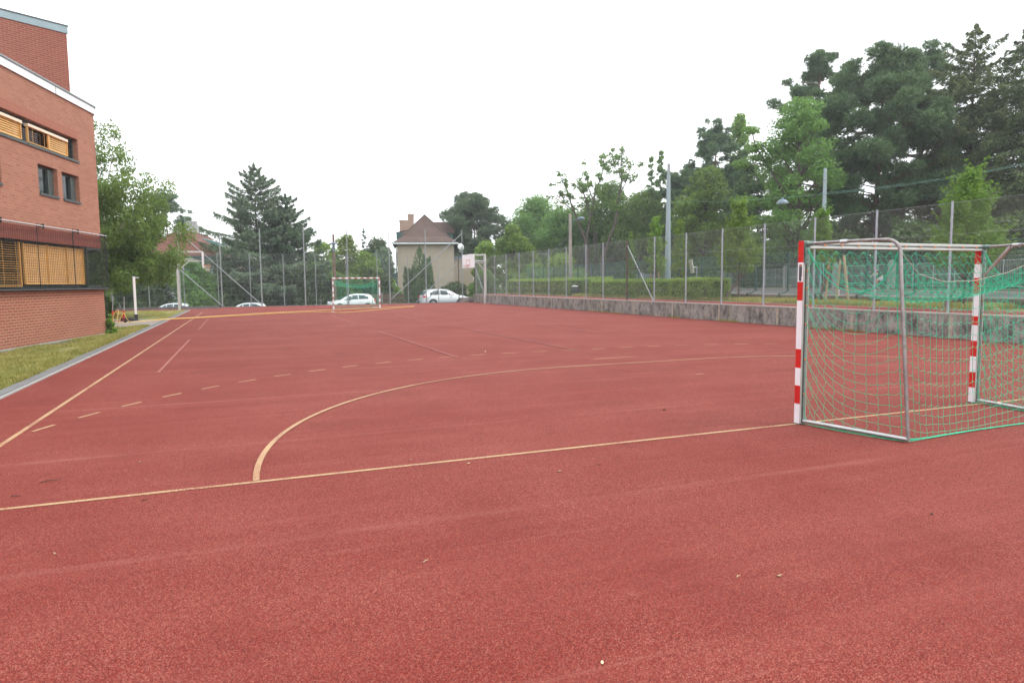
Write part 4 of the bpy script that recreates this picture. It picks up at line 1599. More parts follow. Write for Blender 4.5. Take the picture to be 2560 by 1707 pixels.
for k, x in enumerate([-26.3, -23.9, -21.4, -19, -16.5, -14.1, -11.75, -9.39, -7.1, -4.64, -2.21, .2, 2.7, 5.27, 7.88]):
    o = short if k == 0 else short.copy()
    if k:
        C.objects.link(o)
        o.parent = ff
    o.location = (x, .09, 0)
for p0, p1 in (((-12.0, -.05, 5.7), (-6.3, -.05, .1)), ((-12.0, -.08, 2.9), (-9.15, -.08, .1)), ((10.0, -.05, 5.9), (3.8, -.05, .4)), ((10.0, .05, 3.8), (5.9, .05, .1)), ((10., .08, 2.9), (6.8, .08, .3))):
    b = MB()
    b.tube([p0, p1], .034, 7)
    b.build('brace', 'galvd', ff, True)
b = MB()
b.tube([(0, 0, -.3), (0, 0, 4.05)], .04, 8)
o = b.build('fence_post', 'rusty', ff, True)
o.location = (9.65, -.05, 0)
tag(o, 'dark brown post by the right corner', None)

# dark green rod mesh fence on the low wall
gf = thing('rod_mesh_fence', 'dark green rod mesh fence with crooked feet on the low wall', 'fence', (15.75, 0, 1.0))
b = MB()
yy = np.arange(6, 50, .06)
b.wires(np.c_[np.zeros(len(yy)), yy, np.full(len(yy), .12)], np.c_[np.zeros(len(yy)), yy, np.full(len(yy), 1.93)], .0030, 3)
for z in np.arange(.12, 1.95, .2):
    for dx in (-.006, .006):
        b.wires([(dx, 6, z)], [(dx, 50, z)], .0048, 4)
b.build('rod_mesh', 'wireg', gf, False, False)
pm = MB()
pm.box(-.03, .03, -.025, .025, .16, 1.96)
pm.beam((.0, 0, .19), (-.30, 0, .03), .05, .06, 0, (0, 1, 0))
pm.box(-.525, -.475, -.035, .035, -.22, .06)
pm.beam((-.5, 0, .045), (-.27, 0, .05), .05, .05, 0, (0, 1, 0))
pm.box(-.03, .14, -.02, .02, .17, .2)
gp = pm.build('fence_post', 'greenpost', gf)
for k, y in enumerate(np.arange(7.95, 49, 2.13)):
    o = gp if k == 0 else gp.copy()
    if k:
        C.objects.link(o)
        o.parent = gf
    o.location = (0, y, 0)
b = MB()
b.tube([(0, 44.0, 1.0 + .85), (-.3, 46.6, -.05)], .022, 6)
tag(b.build('brace', 'galv', gf, True), 'pale slanting brace', None)

# park fence: concrete posts with grey rails and bars, turned 13 degrees like the school
pf = thing('park_fence', 'park fence of pale concrete posts with thin grey bars across the street', 'fence', (24.5, 22, 1.0), R(-13))
b = MB()
tt = np.arange(-22, 42, .085)
b.wires(np.c_[np.zeros(len(tt)), tt, np.full(len(tt), .28)], np.c_[np.zeros(len(tt)), tt, np.full(len(tt), 1.42)], .006, 3)
for z in (.30, .85, 1.42):
    b.tube([(0, -22, z), (0, 42, z)], .012, 4)
for tq in np.arange(-22, 42, 1.32):
    b.tube([(0, tq, .25), (0, tq, 1.46)], .018, 5)
b.build('bar_panel', 'wire', pf, False, False)
b = MB()
b.box(-.12, .12, -22, 42, -.1, .2)
b.build('base_wall', 'lowwall', pf)
pm = MB()
pm.box(-.13, .13, -.13, .13, -.1, 1.52)
pm.lathe([(.13, 1.523), (.125, 1.58), (.09, 1.63), (.02, 1.66)], (0, 0, 0), 12)
cp = pm.build('fence_post', 'cpost', pf)
for k, s in enumerate([-18.6, -13.0, -7.5, -1.95, 2.85, 8.3, 13.9, 19.7, 25.7, 31.4, 37.1, 41.8]):
    o = cp if k == 0 else cp.copy()
    if k:
        C.objects.link(o)
        o.parent = pf
    o.location = (0, s, 0)

# ---------------------------------------------------------------- basketball stands
def hoop_stand():
    t = thing('basketball_stand', 'x', 'basketball hoop', (0, 0, 0), 0, 'steel basketball stands beside the court')
    b = MB()
    b.box(-.075, .075, -.075, .075, -.1, 4.0)
    b.box(-.14, .14, -.14, .14, 0, .015)
    b.build('pole', 'bbgrey', t)
    b = MB()
    b.box(.077, 1.55, -.05, .05, 3.86, 3.97)
    b.box(.077, 1.55, -.04, .04, 3.26, 3.35)
    b.box(.077, 1.05, .1, .17, 3.40, 3.47)
    b.box(-.02, .05, .077, .16, 3.40, 3.47)
    b.beam((.08, 0, 2.72), (.72, 0, 3.30), .06, .06)
    b.build('arm', 'bbgrey', t)
    b = MB()
    b.box(1.55, 1.59, -.90, .90, 2.86, 3.92, 0)
    xx = 1.592
    for y0, y1, z0, z1 in ((-.295, .295, 3.46, 3.50), (-.295, .295, 3.06, 3.10), (-.295, -.255, 3.10, 3.46), (.255, .295, 3.10, 3.46)):
        b.add([(xx, y0, z0), (xx, y1, z0), (xx, y1, z1), (xx, y0, z1)], [(0, 1, 2, 3)], 1)
    bd = b.build('backboard', ['bbwhite', 'rimred'], t)
    b = MB()
    b.box(1.53, 1.549, -.88, .88, 3.0, 3.06)
    b.box(1.53, 1.549, -.88, .88, 3.7, 3.76)
    b.build('frame', 'bbgrey', bd)
    b = MB()
    ring = [(1.82 + .225 * math.cos(a), .225 * math.sin(a), 3.05) for a in np.linspace(0, 2 * PI, 25)]
    b.tube(ring, .011, 6, 0, False)
    b.beam((1.593, 0, 3.04), (1.62, 0, 3.04), .12, .08)
    rm = b.build('rim', 'rimred', t, True)
    b = MB()
    A, B_ = [], []
    for lv in range(4):
        r0, r1 = .22 - .03 * lv, .22 - .03 * (lv + 1)
        for k in range(12):
            for sg in (.5, -.5):
                a0, a1 = 2 * PI * (k + .5 * (lv % 2)) / 12, 2 * PI * (k + .5 * (lv % 2) + sg) / 12
                A.append((1.82 + r0 * math.cos(a0), r0 * math.sin(a0), 3.04 - .10 * lv))
                B_.append((1.82 + r1 * math.cos(a1), r1 * math.sin(a1), 3.04 - .10 * (lv + 1)))
    b.wires(A, B_, .006, 4)
    b.build('hoop_net', 'cord', rm, False, False)
    return t
h1 = hoop_stand()
h1.location = (-11.62, 44.3, 0)
h1['label'] = 'grey basketball stand seen edge on beside the lawn at far left'
dup(h1, (10.72, 46.6, 0), R(180 + 14), 'basketball stand with white backboard standing before the right retaining wall')

# ---------------------------------------------------------------- things on the path: net post, hose carts, hoses
t = thing('net_post', 'white volleyball net post standing upright in a black tyre foot', 'net post', (-12.5, 31.4, 0), R(20))
b = MB()
b.box(-.05, .05, -.05, .05, .06, 2.15)
b.build('post', 'polew', t)
b = MB()
b.box(.05, .22, -.025, .025, 2.06, 2.11)
b.box(-.054, .054, -.054, .054, 2.12, 2.155)
b.build('pulley_arm', 'silver', t)
b = MB()
b.box(-.07, .07, -.09, .09, .0, .32)
b.lathe([(.02, .0), (.20, .0), (.20, .03), (.02, .03)], (.02, 0, 0), 14)
b.build('post_shoe', 'black', t)
b = MB()
b.lathe([(.16, .03), (.22, .0), (.31, .02), (.34, .09), (.31, .17), (.22, .19), (.16, .15), (.16, .03)], (-.42, -.22, 0), 20)
b.build('tyre_foot', 'rubber', t, True)

b = MB()
t = thing('hose_cart', 'red two wheeled hose cart with two silver handles beside the brick corner', 'hose cart', (-12.93, 29.1, 0), R(-12))
for sx in (-1, 1):
    b = MB()
    b.tube([(sx * .24, .02, .06), (sx * .24, .14, .62), (sx * .235, .24, 1.2)], .018, 7)
    rl = b.build('handle', 'silver', t, True)
    b = MB()
    b.tube([(sx * .24, .01, .10), (sx * .24, .065, .34), (sx * .24, .12, .56)], [.035, .055, .03], 8)
    b.build('side_plate', 'cartred', t, True)
    b = MB()
    b.lathe([(.02, -.03), (.11, -.03), (.125, -.015), (.125, .015), (.11, .03), (.02, .03)], (sx * .31, .02, .125), 16, 0, 'x')
    b.build('wheel', 'rubber', t, True)
b = MB()
for z, y in ((.12, .02), (.36, .075), (.54, .11)):
    b.tube([(-.24, y, z), (.24, y, z)], .014, 6)
b.tube([(-.31, .02, .125), (.31, .02, .125)], .012, 6)
b.build('cross_bars', 'cartred', t, True)

def hose(name, label, pts, r=.019):
    # smooth the polyline
    P = np.array(pts, float)
    for _ in range(2):
        Q = [P[0]]
        for i in range(len(P) - 1):
            Q += [P[i] * .75 + P[i + 1] * .25, P[i] * .25 + P[i + 1] * .75]
        Q.append(P[-1])
        P = np.array(Q)
    b = MB()
    b.tube(list(P), r, 8)
    t = b.build(name, 'hose', None, True)
    tag(t, label, 'hose', None, None)
    b = MB()
    d = unit(P[-1] - P[-2])
    b.tube([P[-1] - d * .02, P[-1] + d * .12], r * 1.35, 8)
    b.build('coupling', 'signw', t, True)
    t['group'] = 'yellow hoses lying across the court'
    return t
Z = .026
hose('hose', 'yellow hose looping from the red cart across the court to the far right and back',
     [(-13.12, 29.0, .05), (-13.1, 29.05, .35), (-12.95, 29.12, .62), (-12.86, 29.05, .60), (-12.9, 28.9, .3), (-12.95, 28.8, Z), (-12.6, 28.85, Z), (-12.3, 29.6, Z), (-12.15, 30.45, Z), (-11.8, 30.75, Z), (-11.16, 31.5, Z + .03), (-10.2, 32.6, Z), (-8.7, 34.35, Z), (-6.1, 37.0, Z), (-2.3, 39.2, Z), (.5, 40.75, Z), (2.4, 42.0, Z), (3.7, 42.9, Z), (4.05, 42.85, Z), (3.4, 41.6, Z), (1.2, 38.7, Z), (-.6, 36.3, Z), (-1.2, 35.5, Z), (-2.1, 34.6, Z), (-2.5, 34.75, Z), (-2.66, 35.2, Z)])
hose('hose', 'second yellow hose running straight from the cart and ending before the far goal',
     [(-12.86, 28.98, .08), (-12.72, 29.02, .42), (-12.66, 29.05, .50), (-12.6, 28.95, .3), (-12.45, 29.1, Z), (-12.3, 29.9, Z), (-11.9, 30.35, Z), (-11.14, 31.0, Z + .03), (-9.0, 32.95, Z), (-6.2, 35.75, Z), (-4.2, 36.7, Z), (-2.72, 35.85, Z)])

# ---------------------------------------------------------------- cars
def car(name, label, loc, rotz, st, win, wsx, rsx, wheels, wr, lampz, group='white cars parked on the street behind the far fence', suv=False):
    """st: stations (x, zfloor, zbelt, zroof, wbelt, wroof), x forward"""
    t = thing(name, label, 'car', loc, rotz, group)
    b = MB()
    rings = []
    for x, zf, zb, zr, wb, wr_ in st:
        half = [(0, zf), (wb * .82, zf), (wb * .97, zf + .10), (wb, zf + (zb - zf) * .55), (wb * .985, zb - .03), (wb * .955, zb), (wb + (wr_ - wb) * .55, zb + (zr - zb) * .55), (wr_, zr - .07 * min(1, (zr - zb) * 4)), (wr_ * .82, zr - .012), (wr_ * .4, zr), (0, zr + .004)]
        ring = [(x, y, z) for y, z in half] + [(x, -y, z) for y, z in half[-2:0:-1]]
        rings.append(ring)
    n = len(rings[0])
    V = [p for r in rings for p in r]
    F = []
    for i in range(len(rings) - 1):
        for j in range(n):
            j2 = (j + 1) % n
            F.append((i * n + j, i * n + j2, (i + 1) * n + j2, (i + 1) * n + j))
    F.append(tuple(range(n))[::-1])
    F.append(tuple((len(rings) - 1) * n + j for j in range(n)))
    b.add(V, F)
    b.build('body', 'carwhite', t, True, False, .9)
    S = np.array(st)
    def sec(x):
        return [np.interp(x, S[:, 0], S[:, k]) for k in range(1, 6)]
    def side(x, f, sg):
        zf, zb, zr, wb, wr_ = sec(x)
        y0, y1, y2 = wb * .955, wb + (wr_ - wb) * .55, wr_
        z0, z1, z2 = zb, zb + (zr - zb) * .55, zr - .07
        if f < .6:
            q = f / .6
            return (x, sg * (y0 + (y1 - y0) * q + .007), z0 + (z1 - z0) * q)
        q = (f - .6) / .4
        return (x, sg * (y1 + (y2 - y1) * q + .007), z1 + (z2 - z1) * q)
    for sg in (-1, 1):
        for xa, xb, fa, fb_ in win:
            b = MB()
            xs_ = np.linspace(xa, xb, 7)
            V = []
            for k, x in enumerate(xs_):
                q = k / 6
                ft_ = float(np.interp(q, [0, .5, 1], [fa, .93, fb_]))
                for f in np.linspace(.10, max(.12, ft_), 4):
                    V.append(side(x, f, sg))
            b.add(V, [(i * 4 + j, i * 4 + j + 1, (i + 1) * 4 + j + 1, (i + 1) * 4 + j) for i in range(6) for j in range(3)])
            b.build('side_window', 'carglass', t, True, False)
    for nm, (xa, xb) in (('windscreen', wsx), ('rear_window', rsx)):
        b = MB()
        V = []
        sgx = 1 if nm == 'windscreen' else -1
        for x in np.linspace(xa, xb, 5):
            zf, zb, zr, wb, wr_ = sec(x)
            for yy_ in np.linspace(-.86, .86, 5):
                V.append((x + sgx * .008, yy_ * wr_, zr + .012 - .012 * abs(yy_)))
        b.add(V, [(i * 5 + j, i * 5 + j + 1, (i + 1) * 5 + j + 1, (i + 1) * 5 + j) for i in range(4) for j in range(4)])
        b.build(nm, 'carglass', t, True, False)
    for wx in wheels:
        for sg in (-1, 1):
            zf, zb, zr, wb, wr_ = sec(wx)
            b = MB()
            y = sg * (wb - .09)
            b.lathe([(.05, -.1), (wr * .9, -.1), (wr, -.06), (wr, .06), (wr * .92, .103), (wr * .66, .104), (.05, .09)], (wx, y, wr), 22, 0, 'y')
            w_ = b.build('wheel', 'rubber', t, True)
            b = MB()
            yo = y + sg * .108
            for k in range(5):
                a = 2 * PI * k / 5
                b.beam((wx, yo, wr), (wx + wr * .62 * math.cos(a), yo, wr + wr * .62 * math.sin(a)), .02, .07, 0, (0, 1, 0))
            b.lathe([(wr * .58, -.01), (wr * .66, -.01), (wr * .66, .01), (wr * .58, .01)], (wx, yo, wr), 20, 0, 'y')
            b.build('rim', 'rim', w_, True)
            b = MB()
            b.lathe([(.05, -.01), (wr * 1.17, -.01), (wr * 1.17, .006), (.05, .006)], (wx, sg * (wb + .001), wr + .01), 22, 0, 'y')
            b.build('wheel_arch', 'rubber', t, False)
    x0, x1 = S[0, 0], S[-1, 0]
    for sg in (-1, 1):
        b = MB()
        wb = sec(x0 + .12)[3]
        b.box(x0 + .0, x0 + .30, sg * wb * .99 - .03, sg * wb * .99 + .012, lampz - .08, lampz + .08)
        b.box(x0 - .012, x0 + .1, sg * wb * .80 - .16, sg * wb * .80 + .14, lampz - .08, lampz + .08)
        b.build('tail_light', 'tail', t)
        b = MB()
        wb = sec(x1 - .25)[3]
        b.box(x1 - .42, x1 - .10, sg * wb * .93 - .05, sg * wb * .93 + .02, lampz - .2, lampz - .06)
        b.build('headlight', 'lampw', t)
        b = MB()
        zf, zb, zr, wb, wr_ = sec(wsx[0] + .22)
        b.lathe([(.01, -.06), (.07, -.05), (.085, 0), (.07, .05), (.01, .06)], (wsx[0] + .18, sg * (wb + .08), zb + .06), 8, 0, 'x')
        b.tube([(wsx[0] + .16, sg * wb * .93, zb + .02), (wsx[0] + .18, sg * (wb + .06), zb + .05)], .02, 5)
        b.build('mirror', 'carwhite' if suv else 'rubber', t, True)
    b = MB()
    wb = sec(0)[3]
    for xs2 in (.32, -.75):
        for sg in (-1, 1):
            b.box(xs2, xs2 + .17, sg * (wb + .004) - .012, sg * (wb + .004) + .012, .80 if not suv else .98, .83 if not suv else 1.01)
    b.build('door_handle', 'carwhite', t)
    if suv:
        for sg in (-1, 1):
            b = MB()
            b.tube([(-1.6, sg * .58, 1.63), (-1.4, sg * .58, 1.70), (.1, sg * .58, 1.715), (.35, sg * .58, 1.64)], .02, 6)
            b.build('roof_rail', 'galvd', t, True)
    return t

HATCH = [(-2.06, .32, .60, .62, .70, .60), (-2.02, .26, .86, .90, .80, .66), (-1.9, .22, .95, 1.10, .84, .66), (-1.66, .2, .97, 1.38, .86, .62), (-1.5, .2, .97, 1.435, .865, .62), (-1.0, .2, .965, 1.475, .87, .62), (-.4, .2, .95, 1.485, .87, .62), (.15, .2, .935, 1.44, .87, .61), (.5, .2, .925, 1.33, .87, .60), (.85, .2, .915, 1.15, .865, .60), (1.2, .2, .90, .94, .86, .70), (1.6, .2, .83, .86, .85, .68), (1.9, .22, .74, .77, .80, .62), (2.04, .28, .56, .58, .68, .5)]
car('parked_hatchback', 'white hatchback facing left parked behind the far handball goal', (1.45, 57.1, -.70), R(180 + 8), HATCH,
    [(-1.38, -.48, .55, .95), (-.42, .92, .95, .22)], (.22, 1.16), (-2.0, -1.70), (-1.28, 1.28), .31, .88)
SUVS = [(-2.3, .42, .74, .76, .74, .62), (-2.26, .36, 1.0, 1.05, .84, .70), (-2.16, .32, 1.10, 1.30, .88, .70), (-1.98, .3, 1.11, 1.55, .90, .66), (-1.8, .3, 1.11, 1.63, .91, .66), (-1.2, .3, 1.10, 1.67, .915, .66), (-.4, .3, 1.09, 1.68, .915, .66), (.25, .3, 1.08, 1.62, .915, .65), (.65, .3, 1.075, 1.47, .91, .64), (1.0, .3, 1.07, 1.26, .91, .66), (1.3, .3, 1.06, 1.09, .90, .74), (1.8, .3, .99, 1.02, .89, .74), (2.15, .32, .88, .91, .85, .68), (2.3, .36, .68, .70, .74, .6)]
car('parked_suv', 'white sport utility car facing right parked below the cream house', (10.6, 58.6, -.60), R(4), SUVS,
    [(-1.72, -.72, .45, .95), (-.66, .12, .95, .95), (.17, 1.02, .95, .22)], (.32, 1.27), (-2.22, -2.0), (-1.42, 1.36), .36, 1.0, suv=True)
car('parked_saloon', 'white car at far left with only its roof above the kerb wall', (-13.9, 63.0, -1.36), R(172), HATCH,
    [(-1.38, -.48, .55, .95), (-.42, .92, .95, .22)], (.22, 1.16), (-2.0, -1.70), (-1.28, 1.28), .31, .88)
car('parked_saloon', 'white car roof showing under the big dark conifers left of the goal', (-7.55, 61.6, -1.42), R(176), HATCH,
    [(-1.38, -.48, .55, .95), (-.42, .92, .95, .22)], (.22, 1.16), (-2.0, -1.70), (-1.28, 1.28), .31, .88)

# ---------------------------------------------------------------- houses
def plane_uv(o):
    """uv in metres on sloping roof faces: u along the eave, v up the slope"""
    me = o.data
    uvl = me.uv_layers.active.data
    for pol in me.polygons:
        n = pol.normal
        if abs(n.z) > .97:
            continue
        u = Vector((-n.y, n.x, 0)).normalized()
        v = n.cross(u)
        for li in pol.loop_indices:
            c = me.vertices[me.loops[li].vertex_index].co
            uvl[li].uv = (c.dot(u), c.dot(v))

hm = thing('cream_house', 'two storey cream house with brown hipped tile roof and chimneys behind the white car', 'house', (8.75, 71.3, -.3), R(-13))
WH, DH, EH = 6.45, 9.5, 6.45
b = MB()
for p, q in (((0, 0), (WH, 0)), ((WH, 0), (WH, DH)), ((WH, DH), (0, DH)), ((0, DH), (0, 0))):
    b.add([(p[0], p[1], 0), (q[0], q[1], 0), (q[0], q[1], EH + .3), (p[0], p[1], EH + .3)], [(0, 1, 2, 3)])
b.build('wall', 'housew', hm)
b = MB()
ov, zi = .5, EH + .12
A = [(-ov, -ov, zi), (WH + ov, -ov, zi), (WH + ov, DH + ov, zi), (-ov, DH + ov, zi)]
B_ = [(.55, .55, zi + .72), (WH - .55, .55, zi + .72), (WH - .55, DH - .55, zi + .72), (.55, DH - .55, zi + .72)]
T_ = [(WH / 2, 2.7, 9.95), (WH / 2, DH - 2.7, 9.95)]
b.add(A + B_ + T_, [(0, 1, 5, 4), (1, 2, 6, 5), (2, 3, 7, 6), (3, 0, 4, 7), (4, 5, 8), (6, 7, 9), (5, 6, 9, 8), (7, 4, 8, 9), (3, 2, 1, 0)])
rf = b.build('roof', 'rooft', hm)
plane_uv(rf)
b = MB()
b.tube([(WH / 2, 2.7, 9.97), (WH / 2, DH - 2.7, 9.97)], .09, 6)
for i, j in ((4, 8), (5, 8)):
    P_ = A + B_ + T_
    b.tube([np.array(P_[i]) + (0, 0, .03), np.array(P_[j]) + (0, 0, .03)], .07, 6)
b.build('ridge_tiles', 'rooft', rf)
b = MB()   # chimneys
b.box(.25, 1.26, 5.2, 6.2, 6.9, 9.5)
b.box(.20, 1.258, 5.15, 6.25, 9.502, 9.58)
b.build('chimney', 'chimney', rf)
b = MB()
b.box(1.262, 2.0, 5.2, 6.0, 7.6, 10.2)
b.box(1.21, 2.05, 5.14, 6.06, 10.202, 10.3)
b.box(1.45, 1.57, 5.4, 5.52, 10.3, 10.6)
b.build('chimney', 'chimney', rf)
b = MB()   # side dormer with its own ridge
b.add([(WH / 2, 4.0, 7.2), (WH + .15, 4.0, 7.2), (WH + .15, 4.0, 8.1), (WH / 2, 4.0, 8.1), (WH / 2, 7.2, 7.2), (WH + .15, 7.2, 7.2), (WH + .15, 7.2, 8.1), (WH / 2, 7.2, 8.1), (WH + .15, 5.6, 9.35), (WH / 2, 5.6, 9.35)],
      [(0, 1, 2, 3), (1, 5, 6, 8, 2), (5, 4, 7, 6)])
dm = b.build('dormer', 'greentrim', rf)
b = MB()
b.add([(WH / 2, 3.75, 7.96), (WH + .35, 3.75, 7.96), (WH + .35, 5.6, 9.42), (WH / 2, 5.6, 9.42), (WH + .35, 7.45, 7.96), (WH / 2, 7.45, 7.96)], [(0, 1, 2, 3), (3, 2, 4, 5)])
o = b.build('dormer_roof', 'rooft', rf)
plane_uv(o)
b = MB()
b.box(-.1, .9, 3.2, 4.6, 7.2, 7.95)
b.add([(-.2, 3.1, 7.96), (1.2, 3.1, 8.25), (1.2, 4.7, 8.25), (-.2, 4.7, 7.96)], [(0, 1, 2, 3)])
b.build('dormer', 'greentrim', rf)
b = MB()
b.box(-ov - .02, WH + ov + .02, -ov - .03, -ov + .1, zi - .14, zi + .06)
b.box(-ov - .03, -ov + .1, -ov + .101, DH + ov, zi - .14, zi + .06)
b.box(WH + ov - .1, WH + ov + .03, -ov + .101, DH + ov, zi - .14, zi + .06)
b.build('fascia', 'greentrim', hm)
b = MB()
b.tube([(-ov, -ov - .08, zi - .12), (WH + ov, -ov - .08, zi - .12)], .075, 8)
b.build('gutter', 'flash', hm, True)
b = MB()
b.tube([(-.35, -.4, zi - .15), (-.08, -.12, zi - .6), (-.08, -.12, .1)], .055, 7)
b.build('downpipe', 'greentrim', hm, True)
b = MB()
for y in (1.2, 3.8, 6.4):
    for z in (1.1, 4.1):
        pass
for y, z in ((1.0, 4.0), (3.6, 4.0), (6.2, 4.0), (1.0, 1.0), (3.6, 1.0)):
    b = MB()
    b.box(-.03, -.001, y, y + 1.1, z, z + 1.5)
    f = b.build('window', 'flash', hm)
    b = MB()
    b.box(-.035, -.031, y + .1, y + 1.0, z + .1, z + 1.4)
    b.build('pane', 'glassd', f)
    b = MB()
    b.box(-.07, -.034, y - .5, y - .02, z - .02, z + 1.52)
    b.build('shutter', 'greentrim', f)
b = MB()
b.add([(-1.0, .6, 2.75), (0, .6, 3.35), (0, 3.2, 3.35), (-1.0, 3.2, 2.75), (-1.0, .6, 2.68), (0, .6, 2.68), (0, 3.2, 2.68), (-1, 3.2, 2.68)], [(0, 1, 2, 3), (0, 4, 5, 1), (3, 2, 6, 7), (0, 3, 7, 4), (4, 7, 6, 5)])
b.build('porch_roof', 'greentrim', hm)
b = MB()
b.box(WH + .001, WH + 2.3, 1.4, 5.6, 0, 4.75)
an = b.build('annex', 'housew', hm)
b = MB()
b.box(WH + .003, WH + 2.42, 1.28, 5.7, 4.751, 5.05)
b.build('annex_roof_edge', 'lampgrey', an)
b = MB()   # satellite dish on the eave
ds = []
for r_, z_ in ((0.02, 0), (.16, .02), (.30, .07), (.42, .15)):
    ds.append((r_, z_))
b.lathe(ds, (0, 0, 0), 18, 0, 'y')
b.tube([(0, 0, -.38), (0, .5, -.2)], .015, 5)
b.tube([(0, .02, 0), (0, -.05, -.55), (-.35, .1, -.6)], .03, 6)
sd = b.build('satellite_dish', 'flash', hm, True)
sd.location = (WH + ov + .35, -.35, zi - .45)
sd.rotation_euler = (R(-12), 0, R(28))

hl = thing('red_roof_house', 'low house with long red tiled hip roof half hidden by trees at far left', 'house', (-18.7, 70.5, -1.0), R(-13))
WL, DL, EL = 9.0, 17.2, 5.6
b = MB()
for p, q in (((.5, .5), (WL - .5, .5)), ((WL - .5, DL - .5), (.5, DL - .5)), ((.5, DL - .5), (.5, .5))):
    b.add([(p[0], p[1], 0), (q[0], q[1], 0), (q[0], q[1], EL + .3), (p[0], p[1], EL + .3)], [(0, 1, 2, 3)])
b.build('wall', 'houseb', hl)
b = MB()
p, q = (WL - .5, .5), (WL - .5, DL - .5)
b.add([(p[0], p[1], 0), (q[0], q[1], 0), (q[0], q[1], EL + .3), (p[0], p[1], EL + .3)], [(0, 1, 2, 3)])
b.build('side_wall', 'housec', hl)
b = MB()
A = [(0, 0, EL), (WL, 0, EL), (WL, DL, EL), (0, DL, EL)]
T_ = [(WL / 2, 4.0, 8.45), (WL / 2, DL - 4.0, 8.45)]
b.add(A + T_, [(0, 1, 4), (1, 2, 5, 4), (2, 3, 5), (3, 0, 4, 5), (3, 2, 1, 0)])
rf = b.build('roof', 'roofr', hl)
plane_uv(rf)
b = MB()
b.tube([T_[0], T_[1]], .1, 6)
b.tube([A[1], T_[0]], .09, 6)
b.tube([A[0], T_[0]], .09, 6)
b.build('ridge_tiles', 'roofr', rf)
b = MB()
b.box(WL / 2 - 1.3, WL / 2 - .1, 9.6, 10.4, 7.0, 9.5)
for k in range(4):
    b.box(WL / 2 - 1.25 + .29 * k, WL / 2 - 1.06 + .29 * k, 9.8, 10.2, 9.5, 9.9)
b.build('chimney', 'chimneyg', rf)
b = MB()
b.tube([(WL / 2 - .3, 6.2, 8.2), (WL / 2 - .3, 6.2, 10.9)], .025, 5)
b.tube([(WL / 2 - .3, 5.8, 10.6), (WL / 2 - .3, 6.7, 10.6)], .015, 4)
b.build('aerial', 'galvd', rf)
b = MB()
b.add([(WL * .82, 7.4, 6.55), (WL * .82, 9.6, 6.55), (WL * .82, 9.6, 7.3), (WL * .82, 7.4, 7.3), (WL * .55, 7.4, 8.0), (WL * .55, 9.6, 8.0)], [(0, 1, 2, 3), (0, 3, 4), (1, 5, 2), (3, 2, 5, 4)])
b.build('dormer', 'teal', rf)
b = MB()
b.add([(WL * .60, 11.6, 7.93), (WL * .60, 12.3, 7.93), (WL * .69, 12.3, 7.42), (WL * .69, 11.6, 7.42)], [(0, 1, 2, 3)])
b.build('skylight', 'flash', rf)
b = MB()
b.box(-.05, WL + .05, -.05, .06, EL - .18, EL)
b.box(WL - .06, WL + .05, .061, DL, EL - .18, EL)
b.build('gutter', 'greentrim', hl)
for y in (2.2, 5.4, 8.6):
    b = MB()
    b.box(WL - .498, WL - .46, y, y + 1.1, 3.1, 4.5)
    f = b.build('window', 'flash', hl)
    b = MB()
    b.box(WL - .459, WL - .45, y + .1, y + 1.0, 3.2, 4.4)
    b.build('pane', 'glassd', f)
    for yy_ in (y - .55, y + 1.12):
        b = MB()
        b.box(WL - .49, WL - .43, yy_, yy_ + .5, 3.05, 4.55)
        b.build('shutter', 'teal', f)
for x in (1.8, 4.6):
    b = MB()
    b.box(x, x + 1.1, .46, .498, 3.1, 4.5)
    f = b.build('window', 'flash', hl)
    b = MB()
    b.box(x + .1, x + 1.0, .45, .459, 3.2, 4.4)
    b.build('pane', 'glassd', f)
    for xx in (x - .55, x + 1.12):
        b = MB()
        b.box(xx, xx + .5, .43, .49, 3.05, 4.55)
        b.build('shutter', 'teal', f)

# garden fences along the back road
t = thing('picket_fence', 'brown wooden picket fence in front of the cream house', 'fence', (3.2, 64.6, -.5), R(2))
b = MB()
for x in np.arange(0, 7.4, .14):
    b.box(x, x + .085, -.012, .012, .08, 1.12 + .02 * math.sin(x * 9))
for z in (.3, .9):
    b.box(-.05, 7.45, .013, .06, z, z + .09)
b.build('picket_panel', 'wood', t)
for x in (-.12, 2.4, 4.9, 7.45):
    b = MB()
    b.box(x, x + .14, -.07, .07, 0, 1.25)
    b.build('fence_post', 'cpost', t)
t = thing('garden_fence', 'dark wire garden fence between short concrete posts behind the parked cars', 'fence', (-26, 63.6, -1.35), R(1.5))
b = MB()
for z in np.arange(.2, 1.5, .2):
    b.wires([(0, 0, z)], [(28.5, 0, z)], .004, 3)
xx = np.arange(0, 28.5, .2)
b.wires(np.c_[xx, np.zeros(len(xx)), np.full(len(xx), .1)], np.c_[xx, np.zeros(len(xx)), np.full(len(xx), 1.42)], .003, 3)
b.build('wire_panel', 'black', t, False, False)
pm = MB()
pm.box(-.09, .09, -.09, .09, 0, 1.55)
cp2 = pm.build('fence_post', 'cpost', t)
for k, x in enumerate([2.5, 5.2, 8, 10.8, 13.6, 16.4, 19.3, 22.3, 25.5, 28.4]):
    o = cp2 if k == 0 else cp2.copy()
    if k:
        C.objects.link(o)
        o.parent = t
    o.location = (x, 0, .0 if x < 20 else .35)

